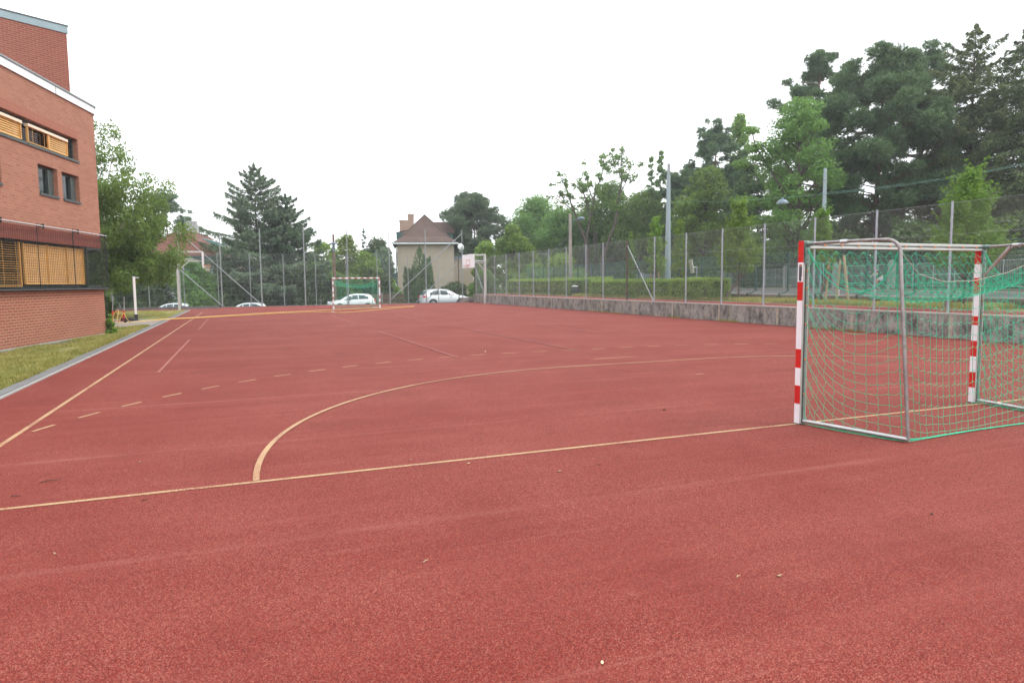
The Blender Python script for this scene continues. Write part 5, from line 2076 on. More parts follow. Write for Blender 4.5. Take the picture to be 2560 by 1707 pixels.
# ---------------------------------------------------------------- poles and lamps
t = thing('lighting_mast', 'tall tapered pale grey steel mast rising above the hedge and trees', 'mast', (16.25, 28.95, .95))
b = MB()
b.tube([(0, 0, 0), (0, 0, 5.6), (0, 0, 7.0)], [.20, .125, .105], 14)
b.build('pole', 'polegrey', t, True)
b = MB()
b.tube([(0, 0, 6.2), (0, 0, 7.66)], [.112, .088], 12)
for z in (6.3, 7.15):
    b.tube([(0, 0, z), (0, 0, z + .05)], .125, 12)
b.build('mast_top', 'galvd', t, True)
t = thing('lamp_mast', 'slim pale grey mast standing behind the small yellow green tree', 'mast', (22.3, 23.0, 1.0))
b = MB()
b.tube([(0, 0, 0), (0, 0, 6.72)], [.15, .085], 12)
b.build('pole', 'polegrey', t, True)
b = MB()
for z in (5.3, 6.05):
    b.tube([(0, 0, z), (0, 0, z + .06)], .12, 12)
b.build('band', 'galvd', t, True)
t = thing('hanging_lamp', 'grey dome street lamp hanging from a wire before the green trees', 'street lamp', (18.75, 22.3, 5.62))
b = MB()
b.lathe([(.30, .0), (.30, .03), (.26, .12), (.17, .20), (.06, .23), (.05, .30), (.02, .31)], (0, 0, 0), 18)
b.build('lamp_shade', 'lampgrey', t, True)
b = MB()
b.lathe([(.22, -.02), (.27, .0), (.05, .02)], (0, 0, 0), 16)
b.build('lamp_glass', 'lampw', t, True)
b = MB()
p0, p1 = np.array([0, 0, .31]), np.array([30.4 - 18.75, 17.75 - 22.3, 7.5 - 5.62])
wpts = [p0 + (p1 - p0) * u - np.array([0, 0, 1.]) * .22 * math.sin(PI * u) for u in np.linspace(0, 1, 14)]
b.tube(wpts, .0075, 5)
b.tube([p + np.array([0, 0, .07]) for p in wpts[2:]], .006, 5)
p2 = np.array([16.25 - 18.75, 28.95 - 22.3, 6.4 - 5.62])
b.tube([p0, p0 * .5 + p2 * .5 - np.array([0, 0, .12]), p2], .006, 4)
b.build('span_wire', 'wireg', t, False)
t = thing('wooden_lamp_pole', 'grey timber pole with curved lamp arm beside the long dark hedge', 'street lamp', (16.4, 42.5, .95))
b = MB()
b.tube([(0, 0, 0), (0, 0, 6.05)], [.15, .105], 10)
b.build('pole', 'polewood', t, True)
b = MB()
ra = np.array([RT[0], RT[1], 0])
b.tube([ra * .11 + (0, 0, 4.9), ra * .13 + (0, 0, 5.35), ra * .3 + (0, 0, 5.55), ra * .62 + (0, 0, 5.60)], .028, 7)
b.build('arm', 'lampgrey', t, True)
b = MB()
V = []
for i, u in enumerate(np.linspace(0, 1, 6)):
    V.append(ra * (.55 + .6 * u) + np.array([0, 0, 5.6 + .06 * math.sin(PI * u)]))
b.tube(V, [.05, .10, .135, .14, .11, .05], 9)
b.build('lamp_head', 'lampgrey', t, True)
b = MB()
b.tube([(0, 0, 4.35), (1.6, 7.5, 3.2), (3.9, 15.6, 3.6)], .02, 4)
b.build('cable', 'galv', t)
t = thing('wooden_lamp_pole', 'brown wooden pole with flat disc lamp behind the far goal', 'street lamp', (.62, 61.9, -.75))
b = MB()
b.tube([(0, 0, 0), (0, 0, 7.2)], [.15, .10], 10)
b.build('pole', 'barkp', t, True)
b = MB()
b.lathe([(.42, 6.28), (.42, 6.32), (.22, 6.42), (.12, 6.44), (.12, 6.28)], (0, 0, 0), 16)
b.tube([(0, 0, 5.55), (0, 0, 6.28)], .13, 8)
b.build('lamp_shade', 'lampgrey', t, True)

# small street furniture on the right
t = thing('litter_bin', 'dark green litter bin with white lid before the long hedge', 'bin', (13.75, 36.4, .7))
b = MB()
b.lathe([(.17, .12), (.20, .14), (.23, .62), (.24, .64), (.2, .64)], (0, 0, 0), 16)
b.box(-.02, .02, .24, .28, 0, .75)
b.box(-.3, .3, .30, .62, .28, .33)
b.build('bin_body', 'bin', t, True)
b = MB()
b.lathe([(.25, .645), (.25, .67), (.12, .72), (.02, .73)], (0, 0, 0), 16)
b.build('lid', 'flash', t, True)
t = thing('sign_board', 'tilted pale sign board on a thin pole behind the hedge', 'sign', (15.1, 24.55, 1.0))
b = MB()
b.tube([(0, 0, 0), (0, 0, 1.45)], .03, 7)
b.build('pole', 'galv', t)
b = MB()
b.beam((-.28, -.02, 1.08), (-.42, .0, 1.78), .30, .04, 0, (1, 0, 0))
b.tube([(0, 0, 1.4), (-.3, 0, 1.4)], .02, 6)
b.build('board', 'signw', t)
t = thing('hydrant_sign', 'small red and white marker plate on a thin stick by the street', 'sign', (14.9, 14.95, .7))
b = MB()
b.tube([(0, 0, 0), (0, 0, .62)], .014, 6)
b.build('stick', 'stake', t)
b = MB()
b.box(-.012, .012, -.075, .075, .30, .56, 0)
b.box(-.016, -.013, -.06, .06, .33, .50, 1)
b.box(-.01, .01, .0, .03, .56, .66, 0)
b.build('plate', ['gwhite', 'gred'], t)
t = thing('board_panel', 'small white board lying in the verge behind the goal net', 'board', (14.1, 8.2, .705), R(20))
b = MB()
b.box(-.11, .11, -.16, .16, 0, .02)
b.build('panel', 'gwhite', t)

def stake(label, p0, p1, r, mat):
    b = MB()
    p0, p1 = np.array(p0), np.array(p1)
    b.tube([p0 * 0, (p1 - p0) * .5, p1 - p0], [r, r * .95, r * .9], 7)
    o = b.build('tree_stake', mat, None, True)
    o.location = p0
    return tag(o, label, 'stake', 'wooden stakes holding the young trees')
stake('grey stake slanting right beside the end of the last hedge', (14.0, 20.95, .69), (14.5, 20.0, 2.12), .05, 'staked')
stake('thin upright stake below the dense young tree past the hedge', (14.25, 20.2, .69), (14.25, 20.2, 2.3), .028, 'stake')
stake('dark stake slanting in the gap between the two clipped hedges', (14.0, 25.2, .69), (14.45, 24.65, 2.3), .05, 'staked')
stake('slim pale stake in the gap between the two clipped hedges', (14.3, 24.9, .69), (14.3, 24.9, 2.4), .03, 'stake')
stake('pale stake left of the light young tree by the tall mast', (14.0, 27.6, .69), (14.15, 27.45, 2.35), .04, 'stake')
stake('pale stake right of the light young tree by the tall mast', (14.3, 26.8, .69), (14.2, 26.85, 2.35), .04, 'stake')
stake('dark stake slanting across the pale ones behind the left goal post', (14.2, 15.3, .69), (14.2, 14.75, 2.1), .05, 'staked')
stake('pale leaning stake nearest the left goal post', (14.3, 15.0, .69), (14.25, 14.8, 2.5), .05, 'stake')
stake('ochre upright stake seen through the side net', (14.3, 14.45, .69), (14.3, 14.3, 2.45), .045, 'stake')
stake('pale grey stake seen through the net right of the ochre one', (14.2, 13.75, .69), (14.1, 13.95, 2.6), .055, 'stake')
stake('long grey stake slanting behind the right goal post', (14.0, 9.75, .69), (14.3, 9.0, 2.35), .05, 'staked')

# ---------------------------------------------------------------- cyclist on the street
def tubes_obj(name, segs, mat, parent, n=7):
    b = MB()
    for pts, r in segs:
        b.tube(pts, r, n)
    return b.build(name, mat, parent, True, False)
SC = .78
bk = thing('bicycle', 'dark bicycle ridden along the street behind the goal net', 'bicycle', (22.4, 19.5, .975), R(159))
bk.scale = (SC, SC, SC)
for x in (-.52, .52):
    b = MB()
    ring = [(x + .32 * math.cos(a), 0, .33 + .32 * math.sin(a)) for a in np.linspace(0, 2 * PI, 29)]
    b.tube(ring, .018, 6, 0, False)
    wv = b.build('wheel', 'rubber', bk, True, False)
    b = MB()
    for k in range(12):
        a = PI * k / 6
        b.tube([(x, .0, .33), (x + .31 * math.cos(a), 0, .33 + .31 * math.sin(a))], .0025, 3)
    b.tube([(x, -.05, .33), (x, .05, .33)], .02, 8)
    b.build('hub_spokes', 'silver', wv)
tubes_obj('frame', [([(-.52, .05, .33), (-.09, .03, .30)], .011), ([(-.52, -.05, .33), (-.09, -.03, .30)], .011), ([(-.09, 0, .30), (-.22, 0, .80)], .017), ([(-.09, 0, .30), (.36, 0, .72)], .019),
                    ([(-.20, 0, .74), (.34, 0, .82)], .016), ([(-.20, 0, .74), (-.52, .05, .33)], .009), ([(-.20, 0, .74), (-.52, -.05, .33)], .009), ([(.33, 0, .86), (.37, 0, .68)], .02)], 'black', bk)
tubes_obj('fork', [([(.37, .045, .70), (.52, .045, .33)], .012), ([(.37, -.045, .70), (.52, -.045, .33)], .012)], 'black', bk)
tubes_obj('handlebar', [([(.33, 0, .86), (.35, 0, .98)], .014), ([(.30, -.28, .99), (.37, -.1, .99), (.37, .1, .99), (.30, .28, .99)], .012)], 'black', bk)
b = MB()
b.tube([(-.36, 0, .86), (-.28, 0, .865), (-.10, 0, .86)], [.06, .055, .018], 8)
b.build('saddle', 'black', bk, True)
tubes_obj('crank', [([(-.09, -.09, .30), (-.09, .09, .30)], .02), ([(-.09, .08, .30), (.07, .08, .36)], .011), ([(-.09, -.08, .30), (-.25, -.08, .24)], .011), ([(.07, .07, .36), (.07, .16, .36)], .02), ([(-.25, -.07, .24), (-.25, -.16, .24)], .02)], 'silver', bk)

def skin_body(name, verts, edges, radii, mat, parent, sub=2):
    me = bpy.data.meshes.new(name)
    me.from_pydata(verts, edges, [])
    o = link(name, me, parent)
    md = o.modifiers.new('skin', 'SKIN')
    md.use_smooth_shade = True
    for i, r in enumerate(radii):
        me.skin_vertices[0].data[i].radius = (r, r) if not isinstance(r, tuple) else r
    me.skin_vertices[0].data[0].use_root = True
    s2 = o.modifiers.new('sub', 'SUBSURF')
    s2.levels = s2.render_levels = sub
    me.materials.append(MT[mat])
    return o
pn = thing('person', 'cyclist in dark shirt, grey shorts and light cap leaning on the handlebar', 'person', (22.4, 19.5, .975), R(159))
pn.scale = (SC, SC, SC)
verts = [(-.22, 0, .93), (-.10, 0, 1.12), (.06, 0, 1.33), (.13, 0, 1.42), (.19, 0, 1.50), (.22, 0, 1.58), (.225, 0, 1.67)]
edges = [(0, 1), (1, 2), (2, 3), (3, 4), (4, 5), (5, 6)]
rad = [(.12, .15), (.105, .135), (.115, .165), (.07, .07), (.052, .052), (.085, .075), (.075, .07)]
for sg in (-1, 1):
    k = len(verts)
    verts += [(.09, sg * .17, 1.34), (.22, sg * .23, 1.17), (.33, sg * .25, 1.03), (.35, sg * .24, 1.0)]
    edges += [(2, k), (k, k + 1), (k + 1, k + 2), (k + 2, k + 3)]
    rad += [.055, .04, .028, .03]
    for q, (dx, dy) in enumerate(((.03, -.035), (.04, -.012), (.04, .012), (.032, .034))):
        j = len(verts)
        verts += [(.35 + dx, sg * .24 + dy, 1.005), (.35 + dx + .012, sg * .24 + dy, .975), (.35 + dx - .012, sg * .24 + dy, .962)]
        edges += [(k + 3, j), (j, j + 1), (j + 1, j + 2)]
        rad += [.009, .008, .007]
    j = len(verts)
    verts += [(.345, sg * .24 - sg * .05, .995), (.36, sg * .24 - sg * .055, .975)]
    edges += [(k + 3, j), (j, j + 1)]
    rad += [.010, .009]
    k = len(verts)
    foot = (.07, sg * .12, .39) if sg > 0 else (-.25, sg * .12, .27)
    knee = (.17, sg * .12, .80) if sg > 0 else (.05, sg * .12, .66)
    ank = (foot[0] - .05, foot[1], foot[2] + .08)
    verts += [(-.17, sg * .10, .90), knee, ((knee[0] + ank[0]) / 2 - .02, foot[1], (knee[2] + ank[2]) / 2), ank]
    edges += [(0, k), (k, k + 1), (k + 1, k + 2), (k + 2, k + 3)]
    rad += [.095, .06, .052, .034]
skin_body('body', verts, edges, rad, 'skin', pn, 2)
skin_body('shirt', [(-.20, 0, .98), (-.10, 0, 1.12), (.06, 0, 1.33), (.11, 0, 1.40), (.09, -.17, 1.34), (.16, -.205, 1.25), (.09, .17, 1.34), (.16, .205, 1.25)],
          [(0, 1), (1, 2), (2, 3), (2, 4), (4, 5), (2, 6), (6, 7)], [(.13, .16), (.12, .15), (.13, .18), .085, .07, .056, .07, .056], 'shirt', pn)
skin_body('shorts', [(-.22, 0, .95), (-.16, -.10, .90), (.04, -.12, .83 - .10), (-.16, .10, .90), (.08, .12, .845), (-.19, 0, 1.0)],
          [(0, 1), (1, 2), (0, 3), (3, 4), (0, 5)], [(.14, .17), .11, .08, .11, .08, (.125, .155)], 'shorts', pn)
for sg in (-1, 1):
    fx, fz = (.07, .39) if sg > 0 else (-.25, .27)
    skin_body('shoe', [(fx - .06, sg * .12, fz + .045), (fx + .02, sg * .12, fz + .03), (fx + .12, sg * .12, fz + .02)], [(0, 1), (1, 2)], [.048, .045, .034], 'shoe', pn)
skin_body('cap', [(.205, 0, 1.655), (.22, 0, 1.70), (.215, 0, 1.74)], [(0, 1), (1, 2)], [(.095, .088), (.088, .08), (.05, .05)], 'hair', pn)
b = MB()
for sg in (-1, 1):
    b.lathe([(.001, -.012), (.010, -.007), (.012, 0), (.010, .007), (.001, .012)], (.298, sg * .03, 1.615), 8)
b.build('eyes', 'black', pn, True)
skin_body('nose', [(.29, 0, 1.60), (.325, 0, 1.572)], [(0, 1)], [.014, .017], 'skin', pn, 1)
skin_body('mouth', [(.295, -.022, 1.535), (.302, 0, 1.533), (.295, .022, 1.535)], [(0, 1), (1, 2)], [.006, .008, .006], 'cartred', pn, 1)
for sg in (-1, 1):
    skin_body('ear', [(.215, sg * .078, 1.57), (.215, sg * .084, 1.605)], [(0, 1)], [.012, .014], 'skin', pn, 1)

# ---------------------------------------------------------------- hedges
def hedge(label, x0, x1, y0, y1, z0, z1, seed, n):
    rng = np.random.default_rng(seed)
    t = thing('hedge', label, 'hedge', ((x0 + x1) / 2, (y0 + y1) / 2, z0), 0, 'clipped hedges along the verge')
    hx, hy, h = (x1 - x0) / 2, (y1 - y0) / 2, z1 - z0
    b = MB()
    b.box(-hx + .1, hx - .1, -hy + .1, hy - .1, 0, h - .12)  # solid dark box added inside to block the view through the leaves
    b.build('inner_filler', 'hazelcore', t)
    # points on the box surface
    areas = np.array([2 * hy * h, 2 * hy * h, 2 * hx * h, 2 * hx * h, 4 * hx * hy])
    f = rng.choice(5, n, p=areas / areas.sum())
    u, v = rng.uniform(-1, 1, n), rng.uniform(0, 1, n)
    w_ = rng.uniform(-1, 1, n)
    P = np.zeros((n, 3)); Nn = np.zeros((n, 3))
    for k in range(5):
        m = f == k
        if k < 2:
            sg = -1 if k == 0 else 1
            P[m] = np.stack([np.full(m.sum(), sg * hx), u[m] * hy, v[m] * h], 1); Nn[m] = (sg, 0, 0)
        elif k < 4:
            sg = -1 if k == 2 else 1
            P[m] = np.stack([u[m] * hx, np.full(m.sum(), sg * hy), v[m] * h], 1); Nn[m] = (0, sg, 0)
        else:
            P[m] = np.stack([u[m] * hx, w_[m] * hy, np.full(m.sum(), h)], 1); Nn[m] = (0, 0, 1)
    lump = (np.sin(P[:, 1] * 3.1 + seed) + np.sin(P[:, 1] * 7.3 + P[:, 2] * 5) + np.sin(P[:, 2] * 9 + P[:, 0] * 6)) * .018
    P = P + Nn * (rng.uniform(-.13, .05, n) + lump)[:, None] + rng.normal(size=(n, 3)) * .02
    nn = unit(Nn * .8 + rng.normal(size=(n, 3)) * .6)
    quads_obj('foliage', leaf_quads(P, nn, rng, .042, .55), 'lf_hedge', t)
    return t
hedge('long dark clipped hedge behind the far part of the tall mesh fence', 13.4, 14.7, 36.6, 48.6, .7, 1.88, 5, 22000)
hedge('short clipped hedge block set back beside the litter bin', 14.3, 15.2, 33.6, 36.4, .7, 1.93, 6, 9000)
hedge('middle clipped hedge with a slanting stake at its near end', 13.35, 14.55, 25.6, 33.4, .7, 1.74, 7, 20000)
hedge('nearest clipped hedge ending beside the dense young tree', 13.35, 14.55, 21.1, 24.55, .7, 1.75, 8, 16000)

# ---------------------------------------------------------------- trees
PG = 1.1
GR = 'trees in the park across the street'
spruce_tree('spruce_tree', 'tall spruce cut by the right edge of the photo with drooping branches', (39.3, 22.9, PG), 17.9, 5.4, 11, whorls=34, nbr=9, dens=4.2, droop=.75, hang=.95, zb=.12, group=GR, leaf=.14)
spruce_tree('spruce_tree', 'tall open brownish spruce with a bare pointed top, second from the right', (38.5, 26.4, PG), 17.2, 5.3, 12, whorls=34, nbr=9, dens=4.0, droop=.45, hang=.8, zb=.1, group=GR, leaf=.14, power=.62, irr=.35)
pine_tree('pine_tree', 'dark pine with a clumpy top just left of the open spruce', (42.3, 33.0, PG), 18.3, 3.6, 13, group=GR, nb=44, dens=1.3, cb=.3)
pine_tree('pine_tree', 'largest dark pine with a broad flat top in the middle of the park trees', (33.9, 29.5, PG), 15.9, 4.3, 14, group=GR, nb=58, dens=1.4, cb=.22, top=.9, nl=190)
pine_tree('pine_tree', 'dark pine standing highest at the left of the broad pine', (37.6, 38.8, PG), 19.1, 3.2, 15, group=GR, nb=46, dens=1.3, cb=.32, top=.85)
pine_tree('pine_tree', 'low blackish pine behind the hanging lamp', (29.6, 36.6, PG), 8.6, 2.6, 16, group=GR, nb=34, dens=1.3, cb=.12, top=.9)
pine_tree('pine_tree', 'slim dark pine rising behind the round maple', (38.6, 53.6, PG), 16.4, 3.5, 17, group=GR, nb=56, dens=1.2, cb=.28)
pine_tree('pine_tree', 'dark pine top just right of the tall steel mast', (37.8, 58.1, PG), 12.6, 3.2, 18, group=GR, nb=46, dens=1.2, cb=.2)
lo = broad_tree('locust_tree', 'light green feathery tree with a long bare branch reaching left', (27.0, 29.8, PG), 12.7, 3.1, 'lf_locust', 21, cb=.14, nb=56, leaf=.11, dens=1.75, group=GR, nl=330, trunk=.036, gap=.9, prof='round')
rng_ = np.random.default_rng(5)
b = MB()
base = RT * .0
l1 = [np.array([0, 0, 4.0]), RT * -.9 + (0, 0, 6.2), RT * -2.0 + (0, 0, 8.0), RT * -2.9 + (0, 0, 9.3), RT * -3.2 + (0, 0, 10.4)]
l2 = [RT * -2.0 + (0, 0, 8.0), RT * -2.9 + (0, 0, 8.3), RT * -3.9 + (0, 0, 8.2)]
l3 = [np.array([0, 0, 4.6]), RT * -1.6 + (0, 0, 5.6), RT * -3.4 + (0, 0, 5.7)]
for l_, r_ in ((l1, .11), (l2, .05), (l3, .07)):
    b.tube(l_, [r_ * (1 - .75 * i / (len(l_) - 1)) for i in range(len(l_))], 6, caps=False)
b.build('limb', 'bark', lo, True, False)
bl_ = []
for c, r_, n in ((l1[3], .8, 260), (l1[4], .55, 160), (l1[2] + (0, 0, .5), .6, 170), (l2[2], .6, 200), (l2[1] + (0, 0, .3), .5, 130), (l3[2], .95, 480), (l3[1] + (0, 0, .3), .8, 330), (RT * -2.6 + (0, 0, 4.4), .9, 380), (RT * -3.0 + (0, 0, 3.4), .8, 320), (RT * -2.0 + (0, 0, 2.7), .9, 340)):
    bl_.append((c, (r_, r_, r_ * .55), n))
crown('crown', bl_, 'lf_locust', lo, 77, .11, .5, 1.8)
broad_tree('maple_tree', 'round mid green maple right of the steel mast', (29.6, 43.0, PG), 10.1, 3.3, 'lf_broad', 22, cb=.1, nb=52, leaf=.13, dens=1.7, group=GR, nl=380)
broad_tree('poplar_tree', 'yellow green tall narrow tree left of the pines', (42.2, 54.2, PG), 18.5, 2.2, 'lf_light', 23, cb=.25, nb=54, leaf=.15, prof='column', group=GR, nl=330)
broad_tree('poplar_tree', 'thinner left one of the twin poplar spires', (44.9, 75.4, .6), 18.3, 1.15, 'lf_broad', 24, cb=.3, nb=34, leaf=.2, prof='column', group='twin poplars', nl=75, trunk=.02)
broad_tree('poplar_tree', 'denser right one of the twin poplar spires', (45.6, 74.1, .6), 19.1, 1.3, 'lf_broad', 25, cb=.25, nb=40, leaf=.2, prof='column', group='twin poplars', nl=110, trunk=.02)
GM = 'leafy trees left of the steel mast'
broad_tree('leafy_tree', 'broad dull green tree left of the steel mast', (34.9, 61.3, .8), 11.2, 4.2, 'lf_broad', 26, cb=.12, nb=56, leaf=0.148, group=GM, nl=480)
broad_tree('leafy_tree', 'fresh green tree with a rounded top below the tallest bare limbs', (33.4, 66.1, .7), 12.8, 4.0, 'lf_broad', 27, cb=.12, nb=58, leaf=0.156, group=GM, nl=470)
broad_tree('leafy_tree', 'round bright green tree left of the timber lamp pole', (28.2, 76.4, .6), 12.2, 4.6, 'lf_locust', 28, cb=.12, nb=58, leaf=0.164, group=GM, nl=480)
broad_tree('leafy_tree', 'lower green tree just behind the timber lamp pole', (28.8, 69.9, .6), 10.2, 3.9, 'lf_locust', 29, cb=.1, nb=54, leaf=0.156, group=GM, nl=480)
broad_tree('leafy_tree', 'dark green tree under the three bare limbed trees', (32.6, 70.6, .6), 10.2, 3.6, 'lf_broad', 30, cb=.1, nb=52, leaf=0.156, group=GM, nl=480)
broad_tree('leafy_tree', 'green tree filling the gap beside the steel mast', (37.2, 64.4, .8), 9.0, 3.6, 'lf_broad', 31, cb=.08, nb=48, leaf=0.148, group=GM, nl=480)

def sparse_tree(label, loc, h, seed, limbs, group):
    """limbs: list of (start index on trunk or None, polyline in (side, depth, z)); sparse leaf tufts along the upper ends"""
    rng = np.random.default_rng(seed)
    t = thing('thin_tree', label, 'tree', loc, 0, group)
    b = MB()
    bl = []
    dp = np.array([RT[1] * -1, RT[0], 0])
    for pts, r0, r1, tufts in limbs:
        P = [RT * p[0] + dp * p[1] + np.array([0, 0, p[2]]) for p in pts]
        b.tube(P, [r0 + (r1 - r0) * i / (len(P) - 1) for i in range(len(P))], 6, caps=False)
        if tufts:
            tot = len(P) - 1
            for k in range(tufts):
                u = rng.uniform(.35, 1.0) * tot
                i = min(int(u), tot - 1)
                c = P[i] + (P[i + 1] - P[i]) * (u - i)
                off = rng.normal(size=3) * .55
                tip = c + off
                b.tube([c, c + off * .5 + (0, 0, .1), tip], [.03, .02, .008], 4, caps=False)
                s = rng.uniform(.28, .55)
                bl.append((tip, (s, s, s * .8), rng.uniform(16, 40)))
    b.build('trunk', 'bark', t, True, False)
    crown('crown', bl, 'lf_broad', t, seed + 1, .17, .55)
GS = 'thin high trees with bare limbs'
sparse_tree('forked bare limbed tree with airy leaf tufts, left of the thin high trees', (28.4, 63.5, .6), 13.5, 41,
            [([(.6, 0, 0), (.5, 0, 3.0), (.3, 0, 5.6)], .28, .22, 0), ([(.3, 0, 5.6), (-.5, .2, 7.6), (-1.2, .2, 9.3), (-1.8, .1, 11.2), (-2.6, 0, 12.9)], .2, .03, 16),
             ([(-1.0, .2, 8.9), (-2.2, .2, 10.0), (-3.2, 0, 11.0)], .08, .02, 8), ([(.3, 0, 5.6), (.7, -.3, 8.2), (.2, -.2, 10.4), (-.5, -.2, 12.6)], .16, .03, 14),
             ([(.7, -.3, 8.2), (1.2, -.2, 10.2), (1.4, 0, 12.3)], .1, .02, 12)], GS)
sparse_tree('straight bare limbed tree in the middle of the thin high trees', (30.8, 64.9, .6), 15.3, 42,
            [([(0, 0, 0), (-.1, 0, 4), (-.2, .1, 8), (-.4, .1, 10.5)], .25, .13, 3), ([(-.4, .1, 10.5), (.3, .1, 12.4), (.8, 0, 14.0), (.9, 0, 15.3)], .11, .02, 16),
             ([(-.4, .1, 10.5), (-1.0, .2, 12.2), (-1.3, .1, 13.8)], .09, .02, 10), ([(-.2, .1, 8.4), (-1.1, .2, 10.2), (-1.5, .1, 11.4)], .07, .02, 8)], GS)
sparse_tree('curved bare limbed tree rising at the right of the thin high trees', (31.4, 60.6, .6), 15.6, 43,
            [([(-2.0, 0, 0), (-1.9, 0, 3.6), (-1.2, .1, 5.6), (-.5, .1, 7.4), (-.2, 0, 9.8), (.2, .1, 12.0), (.1, 0, 14.0), (.3, 0, 15.6)], .26, .02, 22),
             ([(-.2, 0, 10.2), (.8, .2, 12.2), (1.3, .2, 13.8)], .07, .02, 9), ([(.1, 0, 12.6), (-.9, .1, 14.0), (-1.2, .1, 15.2)], .05, .015, 9)], GS)

GC = 'trees and shrubs beyond the far right corner'
broad_tree('chestnut_tree', 'rounded yellowish chestnut tree right of the tall pine by the house', (19.6, 62.9, .2), 7.6, 2.6, 'lf_yellow', 32, cb=.12, nb=34, leaf=.2, group=GC, nl=300, ratio=.4)
broad_tree('leafy_tree', 'bright lime green tree tucked left of the chestnut', (17.6, 65.9, .2), 5.9, 2.1, 'lf_light', 33, cb=.1, nb=26, leaf=.17, group=GC, nl=300)
bush('lime_shrub', 'wide lime green shrub above the long hedge', (22.8, 57.4, .3), 4.0, 2.6, 'lf_light', 34, nb=16, leaf=.14, group=GC, nl=360)
bush('lime_shrub', 'taller yellow green shrub left of the wide lime shrub', (20.4, 58.6, .3), 3.4, 1.6, 'lf_light', 35, nb=12, leaf=.14, group=GC, nl=330)
bush('shrub', 'mid green shrub behind the slanting green brace', (18.6, 58.4, .1), 3.2, 1.9, 'lf_broad', 36, nb=14, leaf=.14, group=GC)
bush('shrub', 'dark green shrub right behind the basketball backboard', (14.9, 58.9, .0), 3.4, 1.7, 'lf_broad', 37, nb=14, leaf=.14, group=GC)
bush('shrub', 'dark low shrub at the right corner of the cream house', (12.7, 62.0, -.2), 2.6, 1.5, 'lf_dark', 38, nb=12, leaf=.13, group=GC)
pine_tree('pine_tree', 'big bluish pine with a reddish trunk right of the cream house', (19.6, 76.2, .1), 12.6, 4.6, 44, group=GC, nb=66, dens=1.2, cb=.12, top=.55, mat='lf_doug', leaf=.3, nl=190)
for k, (lx, ly, hh, rr, lab) in enumerate(((33.5, 52.2, 4.6, 2.4, 'dark bush under the round maple'), (30.4, 47.5, 3.6, 1.9, 'dark bush behind the tilted sign board'), (29.5, 41.0, 3.4, 2.0, 'grey green bush left of the dense young tree'),
                                           (28.2, 34.5, 3.6, 1.9, 'dark bush right of the dense young tree'), (27.2, 26.6, 3.3, 1.8, 'dark bush behind the goal crossbar'), (27.0, 21.5, 3.6, 1.9, 'dark bush behind the right goal post'),
                                           (31.5, 24.8, 4.2, 2.4, 'dark tall bush below the spruces'), (34.5, 20.2, 4.6, 2.4, 'dark bush at the right edge below the spruces'), (35.5, 57.5, 5.0, 2.6, 'dark bush behind the columnar young tree'), (31.2, 30.5, 4.6, 2.3, 'dark bush under the broad pine'), (28.8, 16.5, 3.8, 2.2, 'dark bush low at the right edge of the photo'))):
    bush('park_bush', lab + ' across the street', (lx, ly, PG), hh, rr, 'lf_dark' if k != 2 else 'lf_broad', 50 + k, nb=16, leaf=.14, dens=1.2, group='dark bushes behind the park fence')

rng = np.random.default_rng(300)
Q = []
wl = [(70, -8, 9), (64, 10, 10), (60, 28, 10), (58, 46, 10), (58, 64, 10), (55, 82, 9), (44, 92, 9), (32, 96, 8)]
for i in range(len(wl) - 1):
    (x0, y0, h0), (x1, y1, h1) = wl[i], wl[i + 1]
    for k in range(9):
        u = rng.uniform(0, 1)
        c = np.array([x0 + (x1 - x0) * u + rng.normal() * 1.5, y0 + (y1 - y0) * u + rng.normal() * 1.5, 0])
        hh = (h0 + (h1 - h0) * u) * rng.uniform(.7, 1.1)
        p, uu = blob_pts(rng, c + (0, 0, hh * .34), np.array([3.4, 3.4, hh * .68]), 1100, .5)
        Q.append(leaf_quads(p, unit(uu + rng.normal(size=uu.shape) * .6), rng, .26, .5))
tag(quads_obj('far_woods', np.concatenate(Q, 0), 'lf_dark'), 'dark woods closing the view behind the park trees', 'woods', None, 'stuff')

# young street trees on the verge
GY = 'young street trees on the right verge'
broad_tree('young_tree', 'slim columnar young tree by the rusty brown fence post', (14.2, 29.8, .7), 4.05, .40, 'lf_yellow', 61, cb=.18, nb=26, leaf=.06, prof='column', group=GY, nl=136, trunk=.02, shoots=8)
broad_tree('young_tree', 'pale airy young tree left of the steel mast', (14.2, 27.1, .7), 4.6, .72, 'lf_light', 62, cb=.30, nb=26, leaf=.085, prof='cone', group=GY, nl=96, trunk=.02, shoots=22)
broad_tree('young_tree', 'narrow young tree right of the steel mast', (14.2, 24.8, .7), 4.3, .58, 'lf_yellow', 63, cb=.25, nb=28, leaf=.06, prof='column', group=GY, nl=160, trunk=.02, shoots=14)
broad_tree('young_tree', 'dense cone shaped young tree past the end of the nearest hedge', (14.2, 20.1, .7), 4.7, 1.15, 'lf_yellow', 64, cb=.29, nb=46, leaf=.06, prof='cone', group=GY, nl=240, trunk=.02, shoots=45)
broad_tree('young_tree', 'small yellow tipped young tree behind the top of the left goal post', (14.2, 15.1, .7), 3.75, .72, 'lf_yellow', 65, cb=.38, nb=26, leaf=.06, prof='cone', group=GY, nl=152, trunk=.02, shoots=30)
broad_tree('young_tree', 'largest young tree behind the right end of the crossbar', (14.2, 9.2, .7), 4.4, 1.35, 'lf_yellow', 66, cb=.30, nb=50, leaf=.055, prof='cone', group=GY, nl=256, trunk=.02, shoots=55)

